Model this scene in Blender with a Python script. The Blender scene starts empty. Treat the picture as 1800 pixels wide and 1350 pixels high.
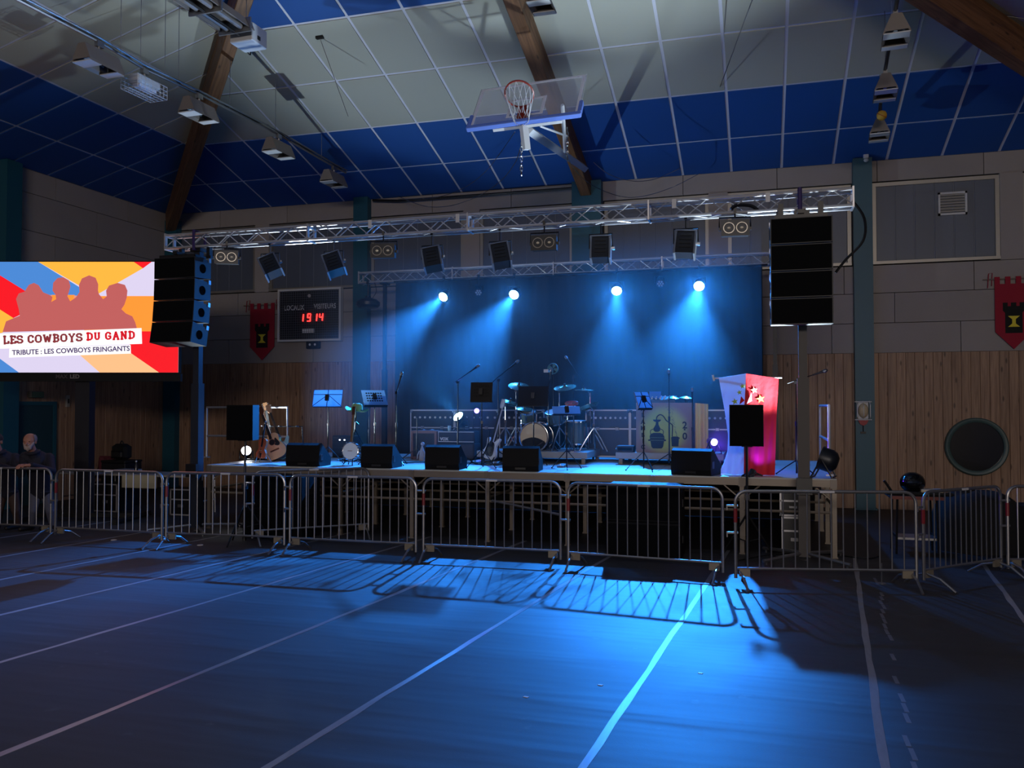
import bpy, math, random
from mathutils import Vector, Matrix
R = random.Random(11)
sc = bpy.context.scene
COL = sc.collection
PI = math.pi

# ---------------------------------------------------------------- camera (metres, hall axes: x along the back wall, y towards it)
F = 1480.0                      # focal length in pixels of an 1800 px wide frame
YAW = math.radians(16.5)
HCAM = 2.08
PITCH = math.atan(39.0 / F)
cd = bpy.data.cameras.new('camera'); cam = bpy.data.objects.new('camera', cd); COL.objects.link(cam)
cd.sensor_width = 36.0; cd.lens = F / 1800.0 * 36.0; cd.clip_end = 200; cd.clip_start = 0.05
cam.location = (0, 0, HCAM); cam.rotation_euler = (PI / 2 + PITCH, 0, YAW)
sc.camera = cam
sc.view_settings.view_transform = 'Standard'; sc.view_settings.look = 'None'
sc.view_settings.gamma = 1.0; sc.view_settings.use_curve_mapping = False
sc.view_settings.exposure = 0.0
cy = sc.cycles
cy.max_bounces = 6; cy.diffuse_bounces = 3; cy.glossy_bounces = 3; cy.transmission_bounces = 4; cy.volume_bounces = 0
cy.transparent_max_bounces = 8; cy.sample_clamp_indirect = 4.0; cy.caustics_reflective = False; cy.caustics_refractive = False
cy.volume_step_rate = 1.0; cy.use_denoising = True

def ray(px, py):
    X = (px - 900) / F; Y = (675 - py) / F
    fy = math.cos(PITCH) - Y * math.sin(PITCH); fz = math.sin(PITCH) + Y * math.cos(PITCH)
    return Vector((X * math.cos(YAW) - fy * math.sin(YAW), X * math.sin(YAW) + fy * math.cos(YAW), fz))
CAMP = Vector((0, 0, HCAM))
def at_z(px, py, z): d = ray(px, py); return CAMP + d * ((z - HCAM) / d.z)
def at_y(px, py, y): d = ray(px, py); return CAMP + d * (y / d.y)
def at_x(px, py, x): d = ray(px, py); return CAMP + d * (x / d.x)
def at_d(px, py, D): return CAMP + ray(px, py) * D
def mpp(p): return (p.x * -math.sin(YAW) + p.y * math.cos(YAW)) / F      # metres per pixel at a point

# ---------------------------------------------------------------- world and lights of the hall
w = bpy.data.worlds.new('world'); sc.world = w; w.use_nodes = True
w.node_tree.nodes['Background'].inputs[0].default_value = (0.01, 0.012, 0.02, 1)
w.node_tree.nodes['Background'].inputs[1].default_value = 0.3

def area(name, loc, to, sx, sy, power, col):
    l = bpy.data.lights.new(name, 'AREA'); l.shape = 'RECTANGLE'; l.size = sx; l.size_y = sy; l.energy = power; l.color = col
    o = bpy.data.objects.new(name, l); COL.objects.link(o); o.location = loc
    o.rotation_euler = (Vector(to) - Vector(loc)).to_track_quat('-Z', 'Y').to_euler()
    return o
def spot(name, loc, to, power, col, size, blend=1.0, soft=0.05, parent=None):
    l = bpy.data.lights.new(name, 'SPOT'); l.energy = power; l.color = col; l.spot_size = math.radians(size)
    l.spot_blend = blend; l.shadow_soft_size = soft
    o = bpy.data.objects.new(name, l); COL.objects.link(o)
    o.rotation_euler = (Vector(to) - Vector(loc)).to_track_quat('-Z', 'Y').to_euler()
    o.location = loc
    if parent: o.parent = parent; o.location = Vector(loc) - parent.location
    return o
# added warm fill far behind the camera, stands in for unseen hall lights
area('hall_fill', (2, -15, 5.8), (-4, 12, 2.6), 10, 1.6, 1380, (1.0, 0.87, 0.78))
BLUE = (0.02, 0.25, 1.0)
PAR_POWER = 5600
HAZE_DENSITY = 0.0115
UPLIGHT = 740
SPILL = 420

# ---------------------------------------------------------------- materials
def lin(c):
    return tuple(((v / 255) / 12.92 if v / 255 <= 0.04045 else ((v / 255 + 0.055) / 1.055) ** 2.4) for v in c) + (1.0,)
MATS = {}
def M(name, rgb, rough=0.6, metal=0.0, noise=None, emit=None, power=1.0, bump=None, spec=None, rand=0.0):
    if name in MATS: return MATS[name]
    m = bpy.data.materials.new(name); m.use_nodes = True; nt = m.node_tree; N = nt.nodes; L = nt.links
    b = N['Principled BSDF']; b.inputs['Base Color'].default_value = lin(rgb)
    b.inputs['Roughness'].default_value = rough; b.inputs['Metallic'].default_value = metal
    if spec is not None: b.inputs['Specular IOR Level'].default_value = spec
    tc = N.new('ShaderNodeTexCoord')
    src = None
    if noise:
        sx, amt = noise[0], noise[1]
        nz = N.new('ShaderNodeTexNoise'); nz.inputs['Detail'].default_value = 5
        if isinstance(sx, tuple):
            mp = N.new('ShaderNodeMapping'); mp.inputs['Scale'].default_value = sx; L.new(tc.outputs['Object'], mp.inputs[0]); L.new(mp.outputs[0], nz.inputs['Vector']); nz.inputs['Scale'].default_value = 1
        else:
            nz.inputs['Scale'].default_value = sx; L.new(tc.outputs['Object'], nz.inputs['Vector'])
        cr = N.new('ShaderNodeMix'); cr.data_type = 'RGBA'
        c = lin(rgb); cr.inputs[6].default_value = tuple(v * (1 - amt) for v in c[:3]) + (1,); cr.inputs[7].default_value = tuple(min(1, v * (1 + amt)) for v in c[:3]) + (1,)
        L.new(nz.outputs[0], cr.inputs[0]); src = cr.outputs[2]
    if rand:
        oi = N.new('ShaderNodeObjectInfo'); hs = N.new('ShaderNodeHueSaturation'); mr = N.new('ShaderNodeMapRange')
        mr.inputs[3].default_value = 1 - rand; mr.inputs[4].default_value = 1 + rand
        L.new(oi.outputs['Random'], mr.inputs[0]); L.new(mr.outputs[0], hs.inputs['Value'])
        if src: L.new(src, hs.inputs['Color'])
        else: hs.inputs['Color'].default_value = lin(rgb)
        src = hs.outputs[0]
    if src: L.new(src, b.inputs['Base Color'])
    if bump:
        nz2 = N.new('ShaderNodeTexNoise'); nz2.inputs['Scale'].default_value = bump[0]; nz2.inputs['Detail'].default_value = 3
        L.new(tc.outputs['Object'], nz2.inputs['Vector'])
        bp = N.new('ShaderNodeBump'); bp.inputs['Strength'].default_value = bump[1]; bp.inputs['Distance'].default_value = 0.02
        L.new(nz2.outputs[0], bp.inputs['Height']); L.new(bp.outputs[0], b.inputs['Normal'])
    if emit:
        b.inputs['Emission Color'].default_value = lin(emit); b.inputs['Emission Strength'].default_value = power
    MATS[name] = m
    return m
def cloth(name, rgb, frac=0.5, bump=None):
    m = M(name, rgb, .75, bump=bump); nt = m.node_tree; N = nt.nodes; L = nt.links
    t = N.new('ShaderNodeBsdfTranslucent'); t.inputs[0].default_value = lin(rgb); mx = N.new('ShaderNodeMixShader'); mx.inputs[0].default_value = frac
    L.new(N['Principled BSDF'].outputs[0], mx.inputs[1]); L.new(t.outputs[0], mx.inputs[2]); L.new(mx.outputs[0], N['Material Output'].inputs[0]); return m
def wood_mat(name, rgb, dark, axis='z', rand=0.12):
    m = bpy.data.materials.new(name); m.use_nodes = True; nt = m.node_tree; N = nt.nodes; L = nt.links; b = N['Principled BSDF']
    b.inputs['Roughness'].default_value = 0.55
    tc = N.new('ShaderNodeTexCoord'); oi = N.new('ShaderNodeObjectInfo')
    add = N.new('ShaderNodeVectorMath'); add.operation = 'MULTIPLY_ADD'; add.inputs[1].default_value = (37, 19, 53)
    cb = N.new('ShaderNodeCombineXYZ')
    for i in range(3): L.new(oi.outputs['Random'], cb.inputs[i])
    L.new(cb.outputs[0], add.inputs[0]); L.new(tc.outputs['Object'], add.inputs[2])
    mp = N.new('ShaderNodeMapping'); s = {'z': (14, 14, 0.8), 'x': (0.8, 14, 14), 'y': (14, 0.8, 14)}[axis]; mp.inputs['Scale'].default_value = s
    L.new(add.outputs[0], mp.inputs[0])
    nz = N.new('ShaderNodeTexNoise'); nz.inputs['Scale'].default_value = 1.6; nz.inputs['Detail'].default_value = 6; nz.inputs['Distortion'].default_value = 0.6
    L.new(mp.outputs[0], nz.inputs['Vector'])
    mix = N.new('ShaderNodeMix'); mix.data_type = 'RGBA'; mix.inputs[6].default_value = lin(dark); mix.inputs[7].default_value = lin(rgb)
    cr = N.new('ShaderNodeMapRange'); cr.inputs[1].default_value = 0.3; cr.inputs[2].default_value = 0.62; L.new(nz.outputs[0], cr.inputs[0]); L.new(cr.outputs[0], mix.inputs[0])
    # knots
    mp2 = N.new('ShaderNodeMapping'); mp2.inputs['Scale'].default_value = {'z': (5, 5, 1.6), 'x': (1.6, 5, 5), 'y': (5, 1.6, 5)}[axis]; L.new(add.outputs[0], mp2.inputs[0])
    vo = N.new('ShaderNodeTexVoronoi'); vo.inputs['Scale'].default_value = 1.3; L.new(mp2.outputs[0], vo.inputs['Vector'])
    kr = N.new('ShaderNodeMapRange'); kr.inputs[1].default_value = 0.07; kr.inputs[2].default_value = 0.16; kr.inputs[3].default_value = 0.35; kr.inputs[4].default_value = 1.0
    L.new(vo.outputs['Distance'], kr.inputs[0])
    hs = N.new('ShaderNodeHueSaturation'); L.new(mix.outputs[2], hs.inputs['Color'])
    mr = N.new('ShaderNodeMapRange'); mr.inputs[3].default_value = 1 - rand; mr.inputs[4].default_value = 1 + rand; L.new(oi.outputs['Random'], mr.inputs[0])
    mu = N.new('ShaderNodeMath'); mu.operation = 'MULTIPLY'; L.new(mr.outputs[0], mu.inputs[0]); L.new(kr.outputs[0], mu.inputs[1]); L.new(mu.outputs[0], hs.inputs['Value'])
    L.new(hs.outputs[0], b.inputs['Base Color'])
    MATS[name] = m
    return m

# ---------------------------------------------------------------- mesh building
def rotm(rx=0, ry=0, rz=0):
    return (Matrix.Rotation(rz, 4, 'Z') @ Matrix.Rotation(ry, 4, 'Y') @ Matrix.Rotation(rx, 4, 'X'))
def aimm(loc, d, up=Vector((0, 0, 1))):
    """local -Z along d"""
    q = Vector(d).to_track_quat('-Z', 'Y'); return Matrix.Translation(loc) @ q.to_matrix().to_4x4()
class MB:
    def __init__(s): s.v = []; s.f = []; s.m = Matrix.Identity(4)
    def at(s, m): s.m = m; return s
    def _add(s, vs, fs):
        o = len(s.v); s.v += [s.m @ Vector(p) for p in vs]; s.f += [tuple(i + o for i in f) for f in fs]; return s
    def box(s, x0, x1, y0, y1, z0, z1):
        return s._add([(x0, y0, z0), (x1, y0, z0), (x1, y1, z0), (x0, y1, z0), (x0, y0, z1), (x1, y0, z1), (x1, y1, z1), (x0, y1, z1)],
                      [(3, 2, 1, 0), (4, 5, 6, 7), (0, 1, 5, 4), (1, 2, 6, 5), (2, 3, 7, 6), (3, 0, 4, 7)])
    def bbox(s, x0, x1, y0, y1, z0, z1, b=0.01):
        """box with chamfered upright edges and a chamfered top and bottom"""
        def ring(i, z): return [(x0 + i + b, y0 + i, z), (x1 - i - b, y0 + i, z), (x1 - i, y0 + i + b, z), (x1 - i, y1 - i - b, z), (x1 - i - b, y1 - i, z), (x0 + i + b, y1 - i, z), (x0 + i, y1 - i - b, z), (x0 + i, y0 + i + b, z)]
        vs = ring(b, z0) + ring(0, z0 + b) + ring(0, z1 - b) + ring(b, z1)
        fs = [tuple(reversed(range(8))), tuple(range(24, 32))]
        for k in range(3):
            for i in range(8): j = (i + 1) % 8; fs.append((k * 8 + i, k * 8 + j, k * 8 + 8 + j, k * 8 + 8 + i))
        return s._add(vs, fs)
    def tube(s, pts, r, n=6, closed=False):
        pts = [Vector(p) for p in pts]; vs = []; fs = []; k = len(pts); prev = None
        for i, p in enumerate(pts):
            if closed: t = (pts[(i + 1) % k] - pts[i - 1])
            else: t = (pts[min(i + 1, k - 1)] - pts[max(i - 1, 0)])
            t = t.normalized() if t.length > 1e-9 else Vector((0, 0, 1))
            if prev is None:
                a = t.cross(Vector((0, 0, 1))) if abs(t.z) < 0.95 else t.cross(Vector((1, 0, 0)))
            else: a = prev - t * prev.dot(t)
            if a.length < 1e-6: a = t.orthogonal()
            a.normalize(); prev = a; b = t.cross(a); rr = r[i] if isinstance(r, (list, tuple)) else r
            for j in range(n): q = 2 * PI * j / n; vs.append(p + a * (rr * math.cos(q)) + b * (rr * math.sin(q)))
        for i in range(k if closed else k - 1):
            i2 = (i + 1) % k
            for j in range(n): j2 = (j + 1) % n; fs.append((i * n + j, i * n + j2, i2 * n + j2, i2 * n + j))
        if not closed: fs += [tuple(reversed(range(n))), tuple(range((k - 1) * n, k * n))]
        return s._add(vs, fs)
    def lathe(s, prof, n=16):
        """profile (r, z) round the local Z axis"""
        vs = []; fs = []; idx = []
        for r, z in prof:
            if r < 1e-6: idx.append([len(vs)] * n); vs.append((0, 0, z))
            else:
                idx.append([len(vs) + j for j in range(n)]); vs += [(r * math.cos(2 * PI * j / n), r * math.sin(2 * PI * j / n), z) for j in range(n)]
        for a, b in zip(idx, idx[1:]):
            for j in range(n):
                q = [a[j], a[(j + 1) % n], b[(j + 1) % n], b[j]]; u = []
                [u.append(i) for i in q if i not in u]
                if len(u) > 2: fs.append(tuple(u))
        loop = prof[0] == prof[-1]
        if prof[0][0] > 1e-6 and not loop: fs.append(tuple(reversed(idx[0])))
        if prof[-1][0] > 1e-6 and not loop: fs.append(tuple(idx[-1]))
        return s._add(vs, fs)
    def prism(s, poly, a, b, plane='xz'):
        """polygon in a plane, thick from a to b along the third axis"""
        mk = {'xz': lambda p, t: (p[0], t, p[1]), 'xy': lambda p, t: (p[0], p[1], t), 'yz': lambda p, t: (t, p[0], p[1])}[plane]
        n = len(poly); vs = [mk(p, a) for p in poly] + [mk(p, b) for p in poly]
        fs = [tuple(reversed(range(n))), tuple(range(n, 2 * n))] + [(i, (i + 1) % n, (i + 1) % n + n, i + n) for i in range(n)]
        return s._add(vs, fs)
    def ball(s, c, r, n=10, m=6):
        rx, ry, rz = r if isinstance(r, (tuple, list)) else (r, r, r); vs = [(c[0], c[1], c[2] - rz)]; fs = []
        for i in range(1, m):
            q = -PI / 2 + PI * i / m
            vs += [(c[0] + rx * math.cos(q) * math.cos(2 * PI * j / n), c[1] + ry * math.cos(q) * math.sin(2 * PI * j / n), c[2] + rz * math.sin(q)) for j in range(n)]
        vs.append((c[0], c[1], c[2] + rz)); top = len(vs) - 1
        for j in range(n):
            k = (j + 1) % n; fs.append((0, 1 + k, 1 + j)); fs.append((top, top - n + j, top - n + k))
        for i in range(m - 2):
            for j in range(n): k = (j + 1) % n; a = 1 + i * n; fs.append((a + j, a + k, a + n + k, a + n + j))
        return s._add(vs, fs)
    def grid(s, fn, nu, nv):
        vs = [fn(i / nu, j / nv) for j in range(nv + 1) for i in range(nu + 1)]
        fs = [(j * (nu + 1) + i, j * (nu + 1) + i + 1, (j + 1) * (nu + 1) + i + 1, (j + 1) * (nu + 1) + i) for j in range(nv) for i in range(nu)]
        return s._add(vs, fs)
    def mesh(s, name, mat, smooth=False, off=None):
        me = bpy.data.meshes.new(name); vv = s.v if off is None else [p - off for p in s.v]
        me.from_pydata([tuple(p) for p in vv], [], s.f); me.update()
        if mat: me.materials.append(mat)
        if smooth:
            for p in me.polygons: p.use_smooth = True
            try: me.set_sharp_from_angle(angle=math.radians(40))
            except Exception: pass
        return me
    def build(s, name, mat, parent=None, smooth=False, world=False):
        off = None
        if world and parent:
            off = Vector((0, 0, 0)); q = parent
            while q: off = off + q.location; q = q.parent
        return inst(name, s.mesh(name, mat, smooth, off), parent)
def inst(name, me, parent=None, loc=None, rot=None):
    o = bpy.data.objects.new(name, me); COL.objects.link(o)
    if parent: o.parent = parent
    if loc is not None: o.location = loc
    if rot is not None: o.rotation_euler = rot
    return o
def tag(o, label=None, cat=None, group=None, kind=None):
    if label: o['label'] = label
    if cat: o['category'] = cat
    if group: o['group'] = group
    if kind: o['kind'] = kind
    return o
def thing(name, label, cat, loc=(0, 0, 0), rz=0.0, group=None):
    o = bpy.data.objects.new(name, None); COL.objects.link(o); o.empty_display_size = 0.1
    o.location = loc; o.rotation_euler = (0, 0, rz); return tag(o, label, cat, group)
def struct(name, mb, mat, label=None):
    o = mb.build(name, mat); o['kind'] = 'structure'
    tag(o, label, None); return o
def spl(pts, n=6, closed=True):
    """Catmull-Rom through 2-D or 3-D points"""
    P = [Vector(p) for p in pts]; k = len(P); out = []
    for i in range(k if closed else k - 1):
        if closed: a, b, c, d = P[i - 1], P[i], P[(i + 1) % k], P[(i + 2) % k]
        else: a, b, c, d = P[max(i - 1, 0)], P[i], P[i + 1], P[min(i + 2, k - 1)]
        for j in range(n):
            t = j / n; out.append(0.5 * ((2 * b) + (c - a) * t + (2 * a - 5 * b + 4 * c - d) * t * t + (3 * b - a - 3 * c + d) * t ** 3))
    if not closed: out.append(P[-1])
    return out
def evaluated_mesh(o):
    dg = bpy.context.evaluated_depsgraph_get(); dg.update(); return bpy.data.meshes.new_from_object(o.evaluated_get(dg))
def text(name, body, size, mat, parent, m4, extrude=0.002, bold=0.0, align='CENTER', sx=1.0, spacing=1.0):
    """flat lettering as a mesh; m4 places the text plane (x right, y up) in the parent's space"""
    c = bpy.data.curves.new(name, 'FONT'); c.body = body; c.size = size; c.extrude = extrude; c.offset = bold; c.align_x = align; c.resolution_u = 3; c.space_character = spacing
    t = bpy.data.objects.new('tmp', c); COL.objects.link(t); me = evaluated_mesh(t); bpy.data.objects.remove(t); bpy.data.curves.remove(c)
    me.transform(m4 @ Matrix.Diagonal((sx, 1, 1, 1))); me.name = name; me.materials.clear(); me.materials.append(mat)
    return inst(name, me, parent)
def upright(x, y, z): return Matrix.Translation((x, y, z)) @ Matrix.Rotation(PI / 2, 4, 'X')      # text facing -y
# ================================================================ the hall
YB, XL, XR, ZE, SL = 18.5, -14.85, 7.45, 7.1, 0.28
m_concrete = M('pale_concrete', (150, 143, 140), 0.85, noise=(1.3, 0.10), rand=0.05, bump=(60, 0.05))
m_joint = M('mortar_joint', (58, 56, 58), 0.9)
m_plank = wood_mat('spruce_boards', (156, 124, 100), (120, 90, 72))
m_beam = wood_mat('glued_timber', (120, 84, 56), (84, 56, 36), 'x', 0.05)
m_teal = M('teal_paint', (20, 78, 96), 0.5, noise=(0.8, 0.06))
m_alu = M('brushed_aluminium', (190, 190, 194), 0.38, 0.55)
m_frame = M('window_aluminium', (150, 146, 140), 0.45, 0.6)
m_poly = M('dusty_polycarbonate', (84, 92, 108), 0.45, noise=((6, 6, 0.6), 0.08))
m_black = M('black_plastic', (14, 14, 16), 0.5)
m_blackmetal = M('black_powder_coat', (16, 16, 18), 0.42)
m_grille = M('black_grille_cloth', (5, 6, 8), 0.9, noise=(220, 0.3), spec=.15)
m_white = M('white_paint', (200, 202, 206), 0.5)
m_chrome = M('chrome', (205, 208, 212), 0.16, 1.0)
m_galv = M('galvanised_steel', (150, 150, 152), 0.34, 0.85, noise=(9, 0.14))
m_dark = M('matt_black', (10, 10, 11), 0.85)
m_red = M('red_sheet', (150, 20, 30), 0.5)

# floor and its rolled-out protective mats
m_floor = M('sports_floor', (30, 30, 34), 0.55, noise=(0.7, 0.1))
floor = struct('floor', MB().box(XL - 0.3, XR + 0.3, -20.3, YB + 0.3, -0.2, 0.0), m_floor)
def mat_material():
    m = bpy.data.materials.new('vinyl_floor_mat'); m.use_nodes = True; nt = m.node_tree; N = nt.nodes; L = nt.links; b = N['Principled BSDF']
    tc = N.new('ShaderNodeTexCoord')
    def noise(scale, mul, det=4):
        mp = N.new('ShaderNodeMapping'); mp.inputs['Scale'].default_value = scale; L.new(tc.outputs['Object'], mp.inputs[0])
        n = N.new('ShaderNodeTexNoise'); n.inputs['Scale'].default_value = mul; n.inputs['Detail'].default_value = det; L.new(mp.outputs[0], n.inputs['Vector']); return n
    n1 = noise((0.5, 0.5, 1), 1.2); mx = N.new('ShaderNodeMix'); mx.data_type = 'RGBA'
    mx.inputs[6].default_value = lin((44, 44, 46)); mx.inputs[7].default_value = lin((60, 59, 60)); L.new(n1.outputs[0], mx.inputs[0])
    # pale scuffs
    n2 = noise((1, 1, 1), 5.0, 8); mr = N.new('ShaderNodeMapRange'); mr.inputs[1].default_value = 0.66; mr.inputs[2].default_value = 0.74; mr.inputs[4].default_value = 0.35; L.new(n2.outputs[0], mr.inputs[0])
    mx2 = N.new('ShaderNodeMix'); mx2.data_type = 'RGBA'; L.new(mx.outputs[2], mx2.inputs[6]); mx2.inputs[7].default_value = lin((92, 92, 94)); L.new(mr.outputs[0], mx2.inputs[0])
    L.new(mx2.outputs[2], b.inputs['Base Color'])
    rr = N.new('ShaderNodeMapRange'); rr.inputs[3].default_value = 0.5; rr.inputs[4].default_value = 0.66; L.new(n1.outputs[0], rr.inputs[0]); L.new(rr.outputs[0], b.inputs['Roughness'])
    # cross-wise ripples of the rolled-out sheet, and a fine grain
    n3 = noise((0.35, 2.1, 1), 1.3, 2); p3 = N.new('ShaderNodeMath'); p3.operation = 'POWER'; p3.inputs[1].default_value = 3.0; L.new(n3.outputs[0], p3.inputs[0])
    b1 = N.new('ShaderNodeBump'); b1.inputs['Strength'].default_value = 0.4; b1.inputs['Distance'].default_value = 0.07; L.new(p3.outputs[0], b1.inputs['Height'])
    n4 = noise((1, 1, 1), 140, 2); b2 = N.new('ShaderNodeBump'); b2.inputs['Strength'].default_value = 0.08; b2.inputs['Distance'].default_value = 0.01; L.new(n4.outputs[0], b2.inputs['Height']); L.new(b1.outputs[0], b2.inputs['Normal'])
    L.new(b2.outputs[0], b.inputs['Normal']); return m
m_mat = mat_material(); m_tape = M('silver_seam_tape', (150, 150, 156), 0.3, 0.3, noise=((40, 6, 1), 0.25))
# seams as (x at y=8, slope dx/dy)
seams = [(-13.4, 0.11), (-11.8, 0.115), (-10.19, 0.115), (-8.74, 0.115), (-7.09, 0.13), (-5.61, 0.122), (-3.96, 0.1), (-2.38, 0.098), (-0.78, 0.069), (0.87, 0.076), (2.29, 0.11), (3.9, 0.11), (5.5, 0.11)]
YM0, YM1 = -3.0, 12.55
for i, ((xa, sa), (xb, sb)) in enumerate(zip(seams, seams[1:])):
    y1 = min(YM1, 8 + (XL + 0.1 - xa) / sa) if sa < 0 else YM1
    g = 0.008
    q = [(max(XL + .02, xa + sa * (YM0 - 8) + g), YM0), (xb + sb * (YM0 - 8) - g, YM0), (xb + sb * (y1 - 8) - g, y1), (max(XL + .02, xa + sa * (y1 - 8) + g), y1)]
    MB().prism(q, 0.0, 0.005, 'xy').build('floor_mat', m_mat, floor)
for i, (xa, sa) in enumerate(seams[1:-1]):
    pts = []; rr = random.Random(i)
    n = 40
    L_, R_ = [], []
    for k in range(n + 1):
        y = YM0 + (YM1 - YM0) * k / n; x = xa + sa * (y - 8) + rr.uniform(-0.006, 0.006); wd = 0.025 + rr.uniform(-0.004, 0.006)
        L_.append((x - wd, y)); R_.append((x + wd, y))
    mb = MB()
    for k in range(n): mb.prism([L_[k], R_[k], R_[k + 1], L_[k + 1]], 0.0045, 0.0075, 'xy')
    mb.build('seam_tape', m_tape, floor)
mb = MB(); rr = random.Random(5)
for k in range(36): y = 4.0 + 7.5 * k / 36; x = 1.05 + 0.085 * (y - 8) + rr.uniform(-.02, .02); (mb.box(x, x + 0.03, y, y + 0.18, 0.004, 0.0065) if rr.random() < .75 else None)
tag(mb.build('seam_tape', M('worn_tape', (104, 104, 112), 0.5), floor), 'torn leftovers of an old tape strip')

# walls
wb = struct('wall_back', MB().box(XL - .3, XR + .3, YB + .1, YB + .4, -.2, ZE + .3), m_joint)
wl = struct('wall_left', MB().box(XL - .4, XL - .1, -20.3, YB + .4, -.2, ZE + .3), m_joint)
struct('wall_right', MB().box(XR, XR + .3, -20.3, YB + .4, -.2, ZE + .3), m_concrete)
struct('wall_front', MB().box(XL - .4, XR + .4, -20.3, -20, -.2, ZE + 3.6), m_concrete)
ZW = 3.16
pw = 0.168
pm = MB().prism([(-pw / 2 + .0015, 0), (-pw / 2 + .006, -.005), (pw / 2 - .006, -.005), (pw / 2 - .0015, 0)], 0, ZW, 'xy').mesh('plank', m_plank)
COLX = [XL + 0.1, -9.23, -3.69, 2.0]
x = XL + pw / 2
while x < XR:
    inst('plank', pm, wb, (x, YB + R.uniform(-.004, .004), 0)); x += pw
MB().box(XL, XR, YB + .0, YB + .1, 0, ZW - .01).build('plank_backing', M('plank_gap', (84, 58, 44), .9), wb)
y = 6.0
while y < YB - .1:
    inst('plank', pm, wl, (XL + R.uniform(-.004, .004), y, 0), (0, 0, PI / 2)); y += pw
MB().box(XL - .1, XL, 5.9, YB, 0, ZW - .01).build('plank_backing', MATS['plank_gap'], wl)
MB().box(XL - .1, XL, -20, 5.9, 0, ZE).build('wall_panel', m_concrete, wl)
g = .006
def blocks_back(z0, z1, x0, x1, step, off):
    x = x0 - off
    while x < x1:
        a, b = max(x, x0), min(x + step, x1)
        if b - a > .08: MB().box(a + g, b - g, YB, YB + .1, z0 + g, z1 - g).build('wall_block', m_concrete, wb)
        x += step
blocks_back(ZW, 3.77, XL, XR, 2.4, 0.55); blocks_back(3.77, 4.38, XL, XR, 2.4, 1.75); blocks_back(4.38, 4.95, XL, XR, 2.4, 0.3)
blocks_back(6.66, ZE, XL, XR, 1.95, 0.4)
for k, z in enumerate((ZW, 4.0, 4.9, 5.8, 6.6)):
    z1 = (4.0, 4.9, 5.8, 6.6, ZE)[k]; y = 6.0 - (k % 2) * 1.0
    while y < YB:
        a, b = max(y, 5.9), min(y + 2.2, YB)
        if b - a > .1: MB().box(XL - .1, XL, a + g, b - g, z + g, z1 - g).build('wall_block', m_concrete, wl)
        y += 2.2
# windows between concrete piers
piers = [-12.05, -6.46, -0.86, 4.72]
for p in piers: MB().box(p - .2, p + .2, YB - .03, YB + .1, 4.95, 6.66).build('wall_pier', m_concrete, wb)
edges = [XL + .25, -12.25, -11.85, -9.42, -9.04, -6.66, -6.26, -4.05, -3.33, -1.06, -.66, 1.8, 2.2, 4.52, 4.92, 7.3]
for k in range(8):
    x0, x1 = edges[2 * k], edges[2 * k + 1]; z0, z1 = 4.97, 6.64; fw = .075
    fr = MB().box(x0, x1, YB + .01, YB + .08, z1 - fw, z1).box(x0, x1, YB - .02, YB + .08, z0, z0 + .06).box(x0, x0 + fw, YB + .01, YB + .08, z0 + .06, z1 - fw).box(x1 - fw, x1, YB + .01, YB + .08, z0 + .06, z1 - fw)
    wn = bpy.data.objects.new('window_%d' % (k + 1), None); COL.objects.link(wn); wn['kind'] = 'structure'; wn.location = ((x0 + x1) / 2, YB, z0)
    fr.build('window_frame', m_frame, wn, world=True)
    n = 6; wdt = (x1 - x0 - 2 * fw) / n
    for j in range(n):
        a = x0 + fw + j * wdt
        MB().prism([(a + .006, YB + .06), (a + .012, YB + .052), (a + wdt - .012, YB + .052), (a + wdt - .006, YB + .06)], z0 + .06, z1 - fw, 'xy').build('pane', m_poly, wn, world=True)
    MB().box(x0 + fw, x1 - fw, YB + .062, YB + .075, z0 + .05, z1 - fw + .01).build('glazing_bar', M('pale_rib', (120, 126, 140), .5), wn, world=True)
    if k == 6:
        p = at_y(1674, 358, YB + .04); vw, vh = .26, .23
        MB().box(p.x - vw, p.x + vw, YB + .0, YB + .05, p.z - vh, p.z - vh + .04).box(p.x - vw, p.x + vw, YB, YB + .05, p.z + vh - .04, p.z + vh).box(p.x - vw, p.x - vw + .035, YB, YB + .05, p.z - vh, p.z + vh).box(p.x + vw - .035, p.x + vw, YB, YB + .05, p.z - vh, p.z + vh).build('vent_frame', m_white, wn, world=True)
        for j in range(7):
            zz = p.z - vh + .06 + j * .055
            MB().prism([(YB + .045, zz + .035), (YB + .005, zz), (YB + .005, zz + .012), (YB + .045, zz + .047)], p.x - vw + .035, p.x + vw - .035, 'yz').build('slat', M('vent_slat', (176, 174, 170), .5), wn, world=True)
# teal steel columns
def column(x, y, wd, dp, z1, lab):
    c = MB().box(x - wd / 2, x + wd / 2, y - dp, y, 0, z1).box(x - wd / 2 - .03, x + wd / 2 + .03, y - dp - .03, y, 0, .03)
    o = struct('column', c, m_teal, lab); return o
column(XL + .2, YB, .36, .2, 6.9, 'teal steel column in the corner behind the large screen')
column(-9.23, YB, .38, .2, ZE + .02, 'teal steel column beside the scoreboard')
column(-3.69, YB, .66, .25, ZE - .02, 'wide teal steel column under the middle timber beam')
column(2.0, YB, .36, .22, ZE + .02, 'teal steel column carrying the caged emergency lamp')
c = MB().box(XL, XL + .22, 13.35, 13.72, 0, ZE); struct('column', c, m_teal, 'teal steel column on the left wall above the screen')
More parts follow.
